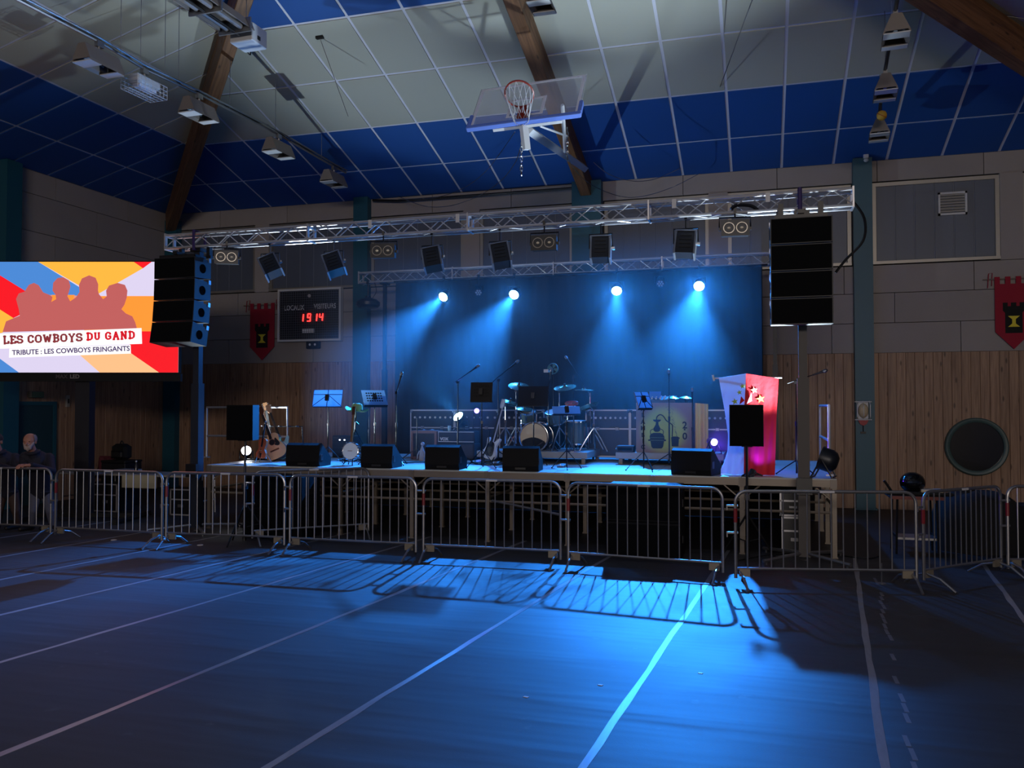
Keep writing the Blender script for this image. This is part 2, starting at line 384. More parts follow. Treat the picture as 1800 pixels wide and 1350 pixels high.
# ceiling: a hipped roof of panels on white bars
m_bar = M('white_ceiling_bar', (205, 208, 222), .6)
m_pwhite = M('white_ceiling_panel', (168, 170, 160), .8, noise=((.7, .7, .7), .05), rand=.03)
m_pblue = M('blue_ceiling_panel', (14, 76, 150), .75, noise=((.7, .7, .7), .06), rand=.05)
AX, AY = (XL + XR) / 2, YB - (XR - XL) / 2; ZR = ZE + SL * (XR - XL) / 2
def zr(v): return ZE + SL * v
mb = MB()
A, B, C, D1, D2, E1 = (XL, YB, ZE), (XR, YB, ZE), (AX, AY, ZR), (AX, -20.2, ZR), (XL, -20.2, ZE), (XR, -20.2, ZE)
up = .25
vs = [A, B, C, D1, D2, E1]; vs += [(p[0], p[1], p[2] + up) for p in vs]
mb._add(vs, [(0, 1, 2), (0, 2, 3, 4), (1, 5, 3, 2), (8, 7, 6), (10, 9, 8, 6), (8, 9, 11, 7), (0, 6, 7, 1), (4, 10, 6, 0), (1, 7, 11, 5), (3, 2, 8, 9)])
ceil = struct('ceiling', mb, m_bar)
def clip(poly, a, b, c):
    out = []; n = len(poly)
    for i in range(n):
        p, q = poly[i], poly[(i + 1) % n]; dp = a * p[0] + b * p[1] - c; dq = a * q[0] + b * q[1] - c
        if dp <= 0: out.append(p)
        if dp * dq < 0: t = dp / (dp - dq); out.append((p[0] + (q[0] - p[0]) * t, p[1] + (q[1] - p[1]) * t))
    return out
rows = [(0, 1.23, 'b'), (1.23, 2.73, 'b'), (2.73, 4.23, 'w'), (4.23, 5.73, 'w'), (5.73, 7.23, 'b'), (7.23, 8.73, 'b')]
def panels(side, u0, u1, pitch, start):
    for v0, v1, c in rows:
        u = start
        while u < u1:
            if u + pitch > u0:
                gp = .028; poly = [(u + gp, v0 + gp), (u + pitch - gp, v0 + gp), (u + pitch - gp, v1 - gp), (u + gp, v1 - gp)]
                if side == 'back': poly = clip(poly, -1, 1, -XL - .12); poly = clip(poly, 1, 1, XR - .12)
                else: poly = clip(poly, 1, 1, YB - .12)
                if len(poly) > 2:
                    if side == 'back': f = lambda p, t: (p[0], YB - p[1], zr(p[1]) - t)
                    elif side == 'left': f = lambda p, t: (XL + p[1], p[0], zr(p[1]) - t)
                    else: f = lambda p, t: (XR - p[1], p[0], zr(p[1]) - t)
                    n = len(poly); m = MB(); m._add([f(p, -.01) for p in poly] + [f(p, .014) for p in poly], [tuple(range(n)), tuple(range(n, 2 * n))] + [(i, (i + 1) % n, (i + 1) % n + n, i + n) for i in range(n)])
                    m.build('ceiling_panel', m_pblue if c == 'b' else m_pwhite, ceil)
            u += pitch
panels('back', XL, XR, 1.02, .44 - 1.02 * 16)
panels('left', 4.5, YB, .97, 11.64 - .97 * 8)
panels('right', 9.5, YB, .97, 11.64 - .97 * 3)
# timber beams under the roof
def beam(p0, d, ln, wd, h, lab):
    d = Vector(d).normalized(); sd = d.cross(Vector((0, 0, 1))).normalized(); upv = sd.cross(d)
    m = Matrix((d.to_4d(), sd.to_4d(), upv.to_4d(), (0, 0, 0, 1))).transposed(); m[3][0] = m[3][1] = m[3][2] = 0; m[3][3] = 1
    me = MB().bbox(0, ln, -wd / 2, wd / 2, -h, 0, .012)
    for z in (-h * .33, -h * .66): me.box(0, ln, -wd / 2 - .002, wd / 2 + .002, z - .003, z + .003)
    o = struct('beam', me, m_beam, lab); o.matrix_world = Matrix.Translation(p0) @ m; return o
beam((XL + .15, YB - .15, ZE - .0), (1, -1, SL), 15.2, .24, .5, 'brown timber hip beam rising from the left corner')
beam((AX, YB - .02, ZE + .02), (0, -1, SL), 11.2, .24, .42, 'brown timber rafter above the basketball backboard')
beam((XR - .1, YB - .1, ZE - .0), (-1, -1, SL), 15.2, .26, .55, 'brown timber hip beam at the upper right corner')
# door in the left wall, exit sign, switch
dr = thing('door_1', None, None, (XL, 14.25, 0)); dr['kind'] = 'structure'
m_door = M('dark_teal_door', (26, 60, 72), .5)
MB().box(XL, XL + .05, 13.74, 14.76, 0, 2.1).build('door_leaf', m_door, dr, world=True)
MB().box(XL, XL + .07, 13.66, 13.74, 0, 2.18).box(XL, XL + .07, 14.76, 14.84, 0, 2.18).box(XL, XL + .07, 13.74, 14.76, 2.1, 2.18).build('door_frame', m_teal, dr, world=True)
MB().tube([(XL + .1, 13.85, 1.05), (XL + .1, 14.6, 1.05)], .02).box(XL + .04, XL + .1, 13.9, 13.94, 1.03, 1.07).box(XL + .04, XL + .1, 14.5, 14.54, 1.03, 1.07).build('door_handle', m_chrome, dr, world=True)
t = thing('exit_sign', 'small unlit exit lamp above the dark door', 'sign', (XL + .05, 14.3, 2.32))
MB().bbox(-.05, .05, -.17, .17, -.06, .08).build('lamp_body', M('dim_white_plastic', (96, 92, 88), .5), t); MB().box(.05, .06, -.15, .15, -.05, .06).build('lamp_lens', M('lamp_lens', (70, 100, 80), .3), t)
t = thing('wall_switch', 'pale switch box on the left wall beside the dark door', 'switch', at_x(119, 705, XL + .03))
MB().bbox(-.03, .02, -.05, .05, -.13, .13, .008).build('switch_box', M('pale_plastic', (150, 146, 140), .5), t); MB().box(.02, .03, -.02, .02, -.05, .05).build('rocker', m_black, t)
# round window in the wood wall
p = at_y(1716, 785, YB - .05)
rw = thing('window_9', None, None, (p.x, YB - .05, p.z)); rw['kind'] = 'structure'; tag(rw, 'round porthole window in the wooden wall at the right')
ro, ri = .565, .475; n = 40
mb = MB(); mb.m = Matrix.Rotation(PI / 2, 4, 'X')
mb.lathe([(ri, -.04), (ri, .05), (ri + .03, .07), (ro - .02, .07), (ro, .05), (ro, -.04), (ri, -.04)], n).build('window_frame', M('porthole_teal', (62, 84, 84), .45), rw, True)
mb = MB(); mb.m = Matrix.Rotation(PI / 2, 4, 'X'); mb.lathe([(0, .02), (ri, .02), (ri, .0), (0, 0)], n).build('pane', M('dark_window_glass', (20, 21, 24), .06, spec=.8), rw)
# ================================================================ stage
STX0, STX1, STY0, STY1, ZD = -9.06, 0.98, 12.3, 16.3, 1.085
stage = thing('stage', 'modular stage with grey plywood decks on aluminium legs', 'stage', (-4.3, STY0, 0))
m_deck = M('stage_plywood', (170, 174, 172), .45, noise=(2.2, .12), rand=.06, bump=(40, .1))
m_rail = M('stage_aluminium', (128, 118, 106), .45, .3, noise=((4, 4, 30), .14))
nm = 8; mw = (STX1 - STX0) / nm; nr = 3; md = (STY1 - STY0) / nr
leg_me = MB().box(-.03, .03, -.03, .03, 0, ZD - .1).box(-.04, .04, -.04, .04, 0, .02).mesh('leg', m_rail)
rail_me = MB().box(.045, mw - .045, -.012, .03, -.115, -.02).mesh('edge_rail', m_rail)
pipe_me = MB().tube([(.03, 0, 0), (mw - .03, 0, 0)], .02, 6).mesh('tie_pipe', m_rail)
pipe_me2 = MB().tube([(0, .03, 0), (0, md - .03, 0)], .02, 6).mesh('tie_pipe', m_rail)
br_me = MB().tube([(.03, 0, ZD - .3), (.26, 0, ZD - .105)], .012, 5).mesh('brace', m_rail)
br_me2 = MB().tube([(-.03, 0, ZD - .3), (-.26, 0, ZD - .105)], .012, 5).mesh('brace', m_rail)
conn_me = MB().box(-.045, .045, -.02, .05, -.13, -.012).box(-.02, .02, -.028, -.02, -.09, -.04).mesh('corner_joint', M('joint_plate', (120, 112, 104), .5, .4))
S0 = stage.location
for i in range(nm):
    for j in range(nr):
        x0, y0 = STX0 + i * mw, STY0 + j * md
        MB().box(x0 + .004, x0 + mw - .004, y0 + .004, y0 + md - .004, ZD - .022, ZD).build('deck_panel', m_deck, stage, world=True)
for j in range(nr + 1):
    for i in range(nm + 1):
        x, y = STX0 + i * mw, STY0 + j * md + (.035 if j == 0 else (-.035 if j == nr else 0))
        x += .035 if i == 0 else (-.035 if i == nm else 0)
        inst('leg', leg_me, stage, Vector((x, y, 0)) - S0)
        if j < nr and i in (0, 2, 4, 6, 8): inst('tie_pipe', pipe_me2, stage, Vector((x, STY0 + j * md, .68)) - S0)
        if j in (0, 1):
            if i < nm: inst('brace', br_me, stage, Vector((x, y, 0)) - S0)
            if i > 0: inst('brace', br_me2, stage, Vector((x, y, 0)) - S0)
        if j == 0: inst('corner_joint', conn_me, stage, Vector((STX0 + i * mw + (.045 if i == 0 else (-.045 if i == nm else 0)), STY0, ZD)) - S0)
    for i in range(nm):
        y = STY0 + j * md + (.035 if j == 0 else (-.035 if j == nr else 0))
        inst('tie_pipe', pipe_me, stage, Vector((STX0 + i * mw, y, .62)) - S0)
        if j in (0, 3): inst('edge_rail', rail_me, stage, Vector((STX0 + i * mw, STY0 + j * md, ZD)) - S0)
        if j in (1, 2): inst('tie_pipe', pipe_me, stage, Vector((STX0 + i * mw, y, .75)) - S0)
a, b = at_y(865, 880, STY0 - .1), at_y(985, 905, STY0 - .5)
tag(MB().tube([a, b], .02, 8).build('diagonal_brace', m_galv, stage, world=True), 'loose diagonal steel prop in front of the legs')

tag(MB().grid(lambda u, v: (STX0 + .05 + (STX1 - STX0 - .1) * u, STY1 - .02 + .02 * math.sin(u * 160), .01 + .94 * v), 220, 2).build('rear_skirt', M('black_molton', (15, 15, 18), .9), stage, True, True), 'black pleated cloth under the back edge')
# risers
m_riser = M('riser_board', (150, 152, 150), .5, noise=(3, .1))
def riser(x0, x1, y0, y1, zt, lab):
    t = thing('riser', lab, 'riser', ((x0 + x1) / 2, y0, ZD), group='low platforms on the stage')
    MB().bbox(x0, x1, y0, y1, zt - .11, zt, .006).build('riser_deck', m_riser, t, world=True)
    for x in (x0 + .08, x1 - .08):
        for y in (y0 + .08, y1 - .08): MB().box(x - .03, x + .03, y - .03, y + .03, ZD, zt - .11).build('leg', m_rail, t, world=True)
    return t
RZ = ZD + .205
xa, xb = at_y(838, 797, 14.19).x, at_y(1032, 797, 14.19).x
riser(xa, xb, 14.19, 15.62, RZ, 'low grey platform under the drum kit')
xc, xd = at_y(1082, 797, 14.37).x, at_y(1272, 800, 14.37).x
riser(xc, xd, 14.37, 15.57, RZ, 'low grey platform under the copper still banner booth')

# ================================================================ trusses
def truss(name, lab, x0, x1, y, zc, s=.11, step=.27):
    t = thing(name, lab, 'truss', (x0, y, zc)); ln = x1 - x0; h = s
    for yy in (-h, h):
        for zz in (-h, h): MB().tube([(0, yy, zz), (ln, yy, zz)], .022, 8).build('chord', m_alu, t, True)
    n = int(ln / step); st = ln / n
    ups = {}
    for key, (p, q) in dict(fu=((0, -h, -h), (st, -h, h)), fd=((0, -h, h), (st, -h, -h)), bu=((0, h, -h), (st, h, h)), bd=((0, h, h), (st, h, -h)), lu=((0, -h, -h), (st, h, -h)), ld=((0, h, -h), (st, -h, -h))).items():
        ups[key] = MB().tube([p, q], .009, 5).mesh('brace', m_alu)
    for i in range(n):
        for ks in (('fu', 'fd'), ('bd', 'bu'), ('lu', 'ld')): inst('brace', ups[ks[i % 2]], t, (i * st, 0, 0))
    pl = MB().box(-.012, .012, -h - .03, h + .03, -h - .03, -h + .03).box(-.012, .012, -h - .03, h + .03, h - .03, h + .03).box(-.012, .012, -h - .03, -h + .03, -h, h).box(-.012, .012, h - .03, h + .03, -h, h).mesh('end_frame', m_alu)
    k = max(2, round(ln / 2.5))
    for i in range(k + 1): inst('end_frame', pl, t, (min(max(i * ln / k, .012), ln - .012), 0, 0))
    return t
TY, TZ = 12.05, 4.86
tx0, tx1 = at_y(298, 424, TY).x, at_y(1500, 346, TY).x
truss('lighting_truss', 'front aluminium lighting truss across the stage on two towers', tx0, tx1, TY, TZ)
RY, RTZ = 17.3, 4.98
rx0, rx1 = at_y(634, 494, RY).x, .35
truss('lighting_truss', 'rear aluminium truss carrying the black backdrop and blue spots', rx0, rx1, RY, RTZ)
# small white paper tags on the front truss
for k, px in enumerate((650, 804, 1185, 1350)):
    x = at_y(px, 400, TY - .14).x; t = MB().box(x - .03, x + .03, TY - .137, TY - .131, TZ + .0, TZ + .13).build('paper_tag', m_white)
    tag(t, 'white paper tag on the front truss, %s from the left' % ('first', 'second', 'third', 'fourth')[k], 'tag', 'paper tags on the front truss')

# towers (wind-up lifts)
m_blue = M('blue_grey_mast', (44, 50, 62), .45, .4)
def tower(x, y, zt, lab, full=True, col=None):
    t = thing('lifting_tower', lab, 'stand', (x, y, 0)); cm = col or m_blue
    MB().box(-.075, .075, -.075, .075, .06, zt * .52).build('outer_mast', cm, t)
    MB().box(-.055, .055, -.055, .055, zt * .52, zt).build('inner_mast', m_galv if full else cm, t)
    for k in range(4):
        q = PI / 4 + k * PI / 2; d = Vector((math.cos(q), math.sin(q), 0))
        MB().tube([d * .08 + Vector((0, 0, .1)), d * .75 + Vector((0, 0, .06))], .025, 6).tube([d * .7 + Vector((0, 0, .06)), d * .7], .014, 6).lathe([(0, 0), (.05, 0), (.05, .01), (0, .012)], 8).build('outrigger', m_galv, t)
    MB().box(-.1, .1, -.16, -.075, .9, 1.12).tube([(.1, -.12, 1.0), (.2, -.12, 1.0), (.2, -.12, .85)], .012).build('winch', m_blackmetal, t)
    MB().box(-.1, .1, -.1, .1, zt - .06, zt).build('head_plate', m_blackmetal, t)
    return t
lx = at_y(353, 800, TY + .1).x; rx = at_y(1412, 800, TY + .1).x
tower(lx, TY, TZ - .13, 'dark lifting tower holding up the left end of the front truss', False)
tower(rx, TY, TZ - .13, 'grey lifting tower holding up the right end of the front truss', False, M('grey_mast', (74, 70, 68), .6, .2))
def slim(px, y, lab):
    x = at_y(px, 700, y).x; t = thing('truss_stand', lab, 'stand', (x, y, 0))
    MB().box(-.05, .05, -.05, .05, .02, 2.9).build('outer_mast', m_blackmetal, t); MB().box(-.035, .035, -.035, .035, 2.9, RTZ - .13).build('inner_mast', m_blackmetal, t)
    MB().box(-.25, .25, -.2, .2, 0, .03).build('base_plate', m_blackmetal, t)
    MB().box(-.08, .08, -.1, .1, RTZ - .17, RTZ - .13).build('head_plate', m_blackmetal, t)
slim(676, RY, 'slim black mast under the left end of the rear truss'); slim(1363, RY, 'slim dark mast under the right end of the rear truss')

# black backdrop
def drape(u, v):
    x = bx0 + (bx1 - bx0) * u; return (x, YC + .03 * math.sin(x * 9) + .015 * math.sin(x * 23 + v * 3), ZD - .5 + (zt - ZD + .5) * v)
YC = 17.0; bx0, bx1 = at_y(690, 600, YC).x, at_y(1341, 600, YC).x; zt = RTZ - .16
YC = RY - .12
mb = MB(); mb.grid(drape, 160, 6); mb.grid(lambda u, v: tuple(Vector(drape(1 - u, v)) + Vector((0, .012, 0))), 160, 6)
bd = mb.build('backdrop_curtain', M('black_molton', (15, 15, 18), .9), smooth=True); tag(bd, 'black cloth backdrop hung from the rear truss behind the band', 'curtain')
mb = MB()
t = thing('curtain_rail', 'thin pipe along the rear truss holding the black backdrop', 'pipe', (bx0, YC, zt))
MB().tube([(-.05, 0, .03), (bx1 - bx0 + .1, 0, .03)], .022).build('pipe', m_blackmetal, t)
for k in range(9):
    xx = (bx1 - bx0) * k / 8; MB().tube([(xx, 0, .03), (xx, .06, .06)], .015).build('hook', m_blackmetal, t)

# haze in the air over the stage
m_haze = bpy.data.materials.new('thin_haze'); m_haze.use_nodes = True; nt = m_haze.node_tree
nt.nodes.remove(nt.nodes['Principled BSDF']); vsn = nt.nodes.new('ShaderNodeVolumeScatter'); vsn.inputs['Density'].default_value = HAZE_DENSITY; vsn.inputs['Anisotropy'].default_value = .62
vsn.inputs['Color'].default_value = (1, 1, 1, 1)
nt.links.new(vsn.outputs[0], nt.nodes['Material Output'].inputs['Volume'])
hz = MB().box(bx0 + .02, bx1 - .02, 13.1, YC - .06, ZD + .12, zt + .03).build('haze', m_haze); tag(hz, 'thin haze hanging in the air before the black backdrop', 'haze', None, 'stuff')
# ================================================================ lamps on the trusses
m_lens = M('par_reflector', (150, 146, 138), .2, .9)
m_glassy = M('lamp_glass', (235, 225, 200), .08, .0)
def clamp(mb, z0, z1):
    mb.box(-.018, .018, -.03, .03, z1 - .01, z1 + .05).tube([(0, 0, z0), (0, 0, z1)], .012, 6); return mb
ORD = ('first', 'second', 'third', 'fourth', 'fifth', 'sixth', 'seventh', 'eighth', 'ninth', 'tenth')
m_fix = M('lamp_housing', (26, 30, 38), .4, .3)
m_rim = M('worn_metal_rim', (120, 126, 136), .35, .7)
def blinder(px, py, lab, rz):
    p = at_y(px, py, TY - .11); ztop = TZ - .11
    t = thing('blinder_lamp', lab, 'stage lamp', (p.x, TY - .11, p.z), rz, 'two-lamp blinders under the front truss'); w2, h2 = .18, .1
    MB().box(-w2, w2, -.06, .09, -h2, h2).box(-w2 - .01, w2 + .01, -.07, -.055, -h2 - .01, h2 + .01).build('housing', m_fix, t)
    for s in (-1, 1):
        mb = MB(); mb.m = Matrix.Translation((s * .086, -.055, 0)) @ Matrix.Rotation(PI / 2, 4, 'X')
        ln = mb.lathe([(.078, .0), (.078, .022), (.066, .022), (.05, .006), (.02, .002), (0, .002)], 16).build('reflector', m_lens, t, True)
        mb = MB(); mb.m = Matrix.Translation((s * .086, -.068, 0)); mb.ball((0, 0, 0), (.026, .016, .018), 8, 5).build('bulb', m_glassy, ln, True)
    MB().tube([(-w2 - .03, .02, 0), (-w2 - .03, .02, h2 + .06), (w2 + .03, .02, h2 + .06), (w2 + .03, .02, 0)], .012, 6).box(-w2 - .04, -w2, .0, .04, -.02, .02).box(w2, w2 + .04, .0, .04, -.02, .02).build('yoke', m_blackmetal, t)
    clamp(MB(), h2 + .05, ztop - p.z).build('clamp', m_blackmetal, t)
for i, (px, py) in enumerate(((399, 453), (674, 442), (957, 428), (1292, 402))):
    blinder(px, py, 'black two-lamp blinder under the front truss, %s from the left' % ORD[i], (.45, .2, .05, .1)[i])
def flood(px, py, lab, ry, rz, tilt):
    p = at_y(px, py, TY + .05); t = thing('profile_spotlight', lab, 'stage lamp', (p.x, TY + .11, p.z), 0, 'big black spotlights under the front truss')
    ztop = TZ - .11 - p.z; m = rotm(tilt, ry, rz)
    mb = MB(); mb.m = m; mb.prism([(-.11, .15), (.11, .15), (.13, .05), (.13, -.22), (-.13, -.22), (-.13, .05)], -.11, .09).build('housing', m_fix, t)
    mb = MB(); mb.m = m; mb.box(-.15, -.125, -.125, .105, -.24, .13).box(.125, .15, -.125, .105, -.24, .13).box(-.15, .15, -.13, -.115, .11, .13).build('rim', m_rim, t)
    mb = MB(); mb.m = m
    for k in range(4): mb.box(-.08, .08, -.118, -.108, -.14 + k * .06, -.12 + k * .06)
    mb.build('cooling_fins', m_black, t)
    MB().tube([(-.17, 0, -.02), (-.17, 0, .19), (.17, 0, .19), (.17, 0, -.02)], .012, 6).build('yoke', m_blackmetal, t)
    mb = MB(); mb.m = m; mb.tube([(.15, 0, -.02), (.2, 0, -.02)], .03, 8).build('tilt_knob', m_rim, t)
    clamp(MB(), .19, ztop).build('clamp', m_blackmetal, t)
for i, (px, py, ry, tl) in enumerate(((471, 465, -.45, -.5), (583, 461, -.35, -.5), (757, 452, -.2, -.45), (877, 445, -.18, -.45), (1055, 433, .0, -.3), (1205, 424, .08, -.3))):
    flood(px, py, 'big black spotlight turned to the stage under the front truss, %s from the left' % ORD[i], ry, (.5, .45, .3, .3, .1, .0)[i], tl)
m_lit = M('lit_blue_lens', (220, 245, 255), .3, emit=(150, 225, 255), power=26)
def par(loc, aim, lab, lit=None, hang=None, r=.11, grp='blue spots under the rear truss', name='stage_spot', floorz=None):
    loc = Vector(loc); d = (Vector(aim) - loc).normalized(); t = thing(name, lab, 'stage lamp', loc, 0, grp)
    m = aimm((0, 0, 0), d)
    mb = MB(); mb.m = m; mb.lathe([(r * .5, .2), (r * .85, .16), (r, .1), (r, -.02), (r * 1.06, -.02), (r * 1.06, -.04), (r * .97, -.04), (r * .97, -.02), (0, -.02)], 18).build('housing', m_fix, t, True)
    mb = MB(); mb.m = m; ln = mb.lathe([(r * .93, -.03), (r * .9, -.036), (0, -.04)], 18)
    if lit: ln.build('lens', lit, t)
    else:
        le = ln.build('lens', M('unlit_lens', (70, 80, 95), .2, .3), t)
        mb = MB()
        for k in range(7):
            q = 2 * PI * k / 6; rr_ = 0 if k == 6 else r * .58
            mb.m = m @ Matrix.Translation((rr_ * math.cos(q), rr_ * math.sin(q), -.036)); mb.lathe([(r * .24, .01), (r * .24, -.012), (r * .12, -.016), (0, -.016)], 8)
        mb.build('led_lens', M('led_cup', (190, 200, 215), .2, .5), le)
    side = d.cross(Vector((0, 0, 1))).normalized()
    if hang is not None:
        zt_ = hang - loc.z; a = side * (r + .03)
        MB().tube([a, a + Vector((0, 0, r + .06)), -a + Vector((0, 0, r + .06)), -a], .011, 6).build('yoke', m_blackmetal, t)
        MB().box(-.02, .02, -.03, .03, zt_ - .03, zt_ + .02).tube([(0, 0, r + .05), (0, 0, zt_)], .014).build('clamp', m_blackmetal, t)
    if floorz is not None:
        zz = floorz - loc.z; a = side * (r + .02); fw = Vector((d.x, d.y, 0)).normalized() * .14
        MB().tube([a, a * 1.0 + Vector((0, 0, zz + .012)) + fw, -a + Vector((0, 0, zz + .012)) + fw, -a], .012, 6).tube([a, a + Vector((0, 0, zz + .012)) - fw, -a + Vector((0, 0, zz + .012)) - fw, -a], .012, 6).build('stand_bracket', m_blackmetal, t)
    return t, loc + d * .07
PY = RY - .3; HANG = RTZ - .11
pars = [((780, 521), (270, 985)), ((904, 517), (580, 995)), ((1084, 510), (900, 1005)), ((1229, 502), (1120, 1035))]
for i, ((px, py), (ax, ay)) in enumerate(pars):
    loc = at_y(px, py, PY); aim = at_z(ax, ay, 0) if i != 2 else at_z(1075, 829, ZD)
    t, s = par(loc, aim, 'lit blue spot shining from the rear truss, %s from the left' % ORD[i], m_lit, HANG)
    MB().tube([(0, 0, 0), (0, .2, 0)], .01)
    spot('spot_light', s, aim, PAR_POWER * (1.9, 1.5, .9, 1.5)[i], BLUE, 35, 1.0, .05); spot('spill_light', s, (aim.x * .4 + loc.x * .6, 13.0, 1.6), SPILL * (.7, .5, 1.2, 1.5)[i], BLUE, 135, .7, .08)
for i, (px, py, tgt) in enumerate(((841, 513, (880, 1000)), (1161, 497, (1150, 1000)))):
    par(at_y(px, py, PY), at_z(*tgt, 0), 'unlit round spot with pale lens cups on the rear truss, %s of two' % ORD[i], None, HANG, .085, 'unlit spots under the rear truss')
# floor lamps among the band
def par_on_deck(px, py, Y, aim, lab, lit, power, col, size, r=.1, soft=.05, base=ZD, dist=None):
    loc = at_y(px, py, Y); t, s = par(loc, aim, lab, lit, None, r, None, 'floor_spot', base)
    if power: spot('spot_light', s, aim, power, col, size, 1.0, soft)
    return t
par_on_deck(807, 734, 14.97, at_y(690, 600, 13.45), 'lit blue spot standing on the amplifier among the band', M('lit_cyan_lens', (220, 255, 250), .3, emit=(170, 245, 255), power=34), 900, (.02, .3, 1), 46, .11, .05, 1.66)
m_vio = M('lit_violet_lens', (190, 190, 255), .3, emit=(120, 90, 255), power=14)
par_on_deck(838, 722, 14.93, at_y(838, 735, 13), 'small violet lamp glowing behind the dark music stand', m_vio, 12, (.12, .05, 1), 110, .05, .04, 1.66)
par_on_deck(1254, 777, 14.28, at_y(1345, 800, 12.71), 'violet lamp on the platform beside the draped flags', M('lit_white_violet', (230, 220, 255), .3, emit=(215, 200, 255), power=20), 150, (.1, .02, 1), 125, .06, .05, RZ)
m_wlit = M('lit_white_lens', (255, 255, 255), .3, emit=(245, 250, 255), power=30)
UPC = (.72, .88, 1.0)
la = Vector((-5.2, 11.0, 9.0)); p0 = at_y(433, 793, 13.73)
par_on_deck(433, 793, 13.73, p0 + Vector((1.6, -2.6, 1.3)), 'white floor spot beside the acoustic guitar', m_wlit, 90, (1, .93, .85), 80, .095, .05)
p1 = at_y(1447, 806, 12.53)
par_on_deck(1447, 806, 12.53, p1 + Vector((-2.2, .5, .75)), 'black floor spot with white lens at the right end of the stage', M('dim_white_lens', (255, 255, 255), .3, emit=(245, 250, 255), power=4), 7, (1, .96, .9), 90, .16, .05)
par_on_deck(1322, 831, 12.42, at_y(1350, 775, 12.72), 'small violet uplight at the foot of the draped flags', m_vio, 90, (.06, .02, 1), 85, .045, .03)
# the same two lamps spill white light up to the roof
spot('spot_light', p0 + Vector((.25, -.2, .35)), (-1.8, 11.2, 9.0), UPLIGHT * 1.15, UPC, 132, .85, .05)
spot('spot_light', p1 + Vector((-.2, .05, .35)), (-4.4, 8.5, 10.5), UPLIGHT * 2.6, UPC, 92, .85, .05)
# dark dome lamp hanging at the left end of the rear truss
p = at_y(647, 533, RY - .11); t = thing('dome_lamp', 'dark dish lamp hanging at the left end of the rear truss', 'stage lamp', (p.x, RY - .11, p.z))
MB().lathe([(0, -.1), (.22, -.1), (.27, -.05), (.27, .02), (.2, .08), (.07, .12), (.06, .16), (0, .16)], 20).build('shade', m_fix, t, True)
MB().tube([(0, 0, .15), (0, 0, HANG - p.z)], .014).box(-.03, .03, -.03, .03, HANG - p.z - .04, HANG - p.z + .02).build('hanger', m_blackmetal, t)
MB().tube(spl([(.1, 0, .1), (.2, 0, .25), (.16, 0, .45), (.05, 0, HANG - p.z)], 4, False), .008, 5).build('cord', m_black, t)
# LED floor lamp bundle on clamp at the truss, cables
def cable(name, lab, pts, r=.012, mat=None, grp=None, n=5):
    o = MB().tube(spl(pts, n, False), r, 5).build(name, mat or m_black, None, True); return tag(o, lab, 'cable', grp)
cable('power_cable', 'black cable looping from the right truss end to the speaker array', [(tx1 - .02, TY - .1, TZ - .05), (tx1 + .12, TY - .12, TZ - .3), (tx1 + .1, TY - .15, TZ - .6), (tx1 - .12, TY - .2, TZ - .85), (rx + .41, TY - .22, TZ - 1.02)], .018)
cable('power_cable', 'dark cable lying along the top of the front truss near its right end', [at_y(1285, 368, TY - .12), at_y(1295, 361, TY - .1), at_y(1320, 362, TY - .1), at_y(1335, 372, TY - .1)], .025)

# ================================================================ loudspeakers
m_hole = M('handle_recess', (4, 4, 5), .95, spec=.05)
def array_box(parent, m, wd, h, d, first):
    c = MB(); c.m = m; z0 = -h + .008
    c.prism([(0, -.004), (d, -.02), (d, -h + .035), (0, z0)], -wd / 2, wd / 2, 'yz'); cab = c.build('cabinet', M('array_black', (34, 36, 40), .55), parent)
    c = MB(); c.m = m; c.box(-wd / 2 + .015, wd / 2 - .015, -.012, 0, z0 + .012, -.016).build('grille', m_grille, cab)
    for s in (-1, 1):
        c = MB(); c.m = m @ Matrix.Translation((s * wd / 2, d * .48, -h * .5)) @ Matrix.Rotation(s * PI / 2, 4, 'Y')
        c.lathe([(.075, -.002), (.075, .008), (.055, .008), (.05, .003), (0, .003)], 14).build('side_handle', m_hole, cab, True)
        c = MB(); c.m = m; c.box(s * wd / 2 - .01, s * wd / 2 + .012, d - .07, d - .01, -.05, .02).build('rigging_plate', m_galv, cab)
def line_array(x, y, ztop, rz, angs, lab):
    t = thing('line_array', lab, 'loudspeaker', (x, y, ztop), rz, 'hanging loudspeaker arrays'); z = 0.0; yy = 0.0; ang = 0
    for i, a in enumerate(angs):
        m = Matrix.Translation((0, yy, z)) @ Matrix.Rotation(math.radians(a), 4, 'X')
        array_box(t, m, .77, .35, .42, i == 0)
        nxt = m @ Vector((0, 0, -.352)); yy, z = nxt.y, nxt.z
    MB().box(-.33, .33, .05, .36, 0, .05).box(-.04, .04, .0, .6, .05, .1).box(-.32, .32, .5, .6, .05, .1).box(-.3, -.24, .5, .58, .05, TZ - ztop - .09).box(.24, .3, .5, .58, .05, TZ - ztop - .09).build('rigging_frame', m_blackmetal, t)
    return t
pl = at_y(307, 452, 11.5); pr = at_y(1408, 381, 11.5)
line_array(pl.x, 11.5, pl.z, .02, (0, -1.5, -5, -10), 'hanging loudspeaker array beside the large screen with bluish lit side')
line_array(pr.x, 11.5, pr.z, .0, (0, 0, -.5, -1), 'hanging loudspeaker array under the right end of the front truss')
m_strap = M('violet_strap', (46, 30, 90), .7)
for px, py, lab in ((341, 425, 'violet sling round the front truss above the left speaker array'), (1406, 350, 'violet sling round the front truss above the right speaker array')):
    p = at_y(px, py, TY - .14); s = -.16 if px > 900 else -.1
    tag(MB().tube([(p.x, TY - .15, TZ + .15), (p.x - .0, TY - .15, TZ - .16), (p.x, TY + .15, TZ - .16), (p.x, TY + .15, TZ + .15)], .028, 6, True).tube([(p.x, TY, TZ - .16), (p.x, TY, TZ - .25)], .03, 6).build('lifting_sling', m_strap), lab, 'strap')
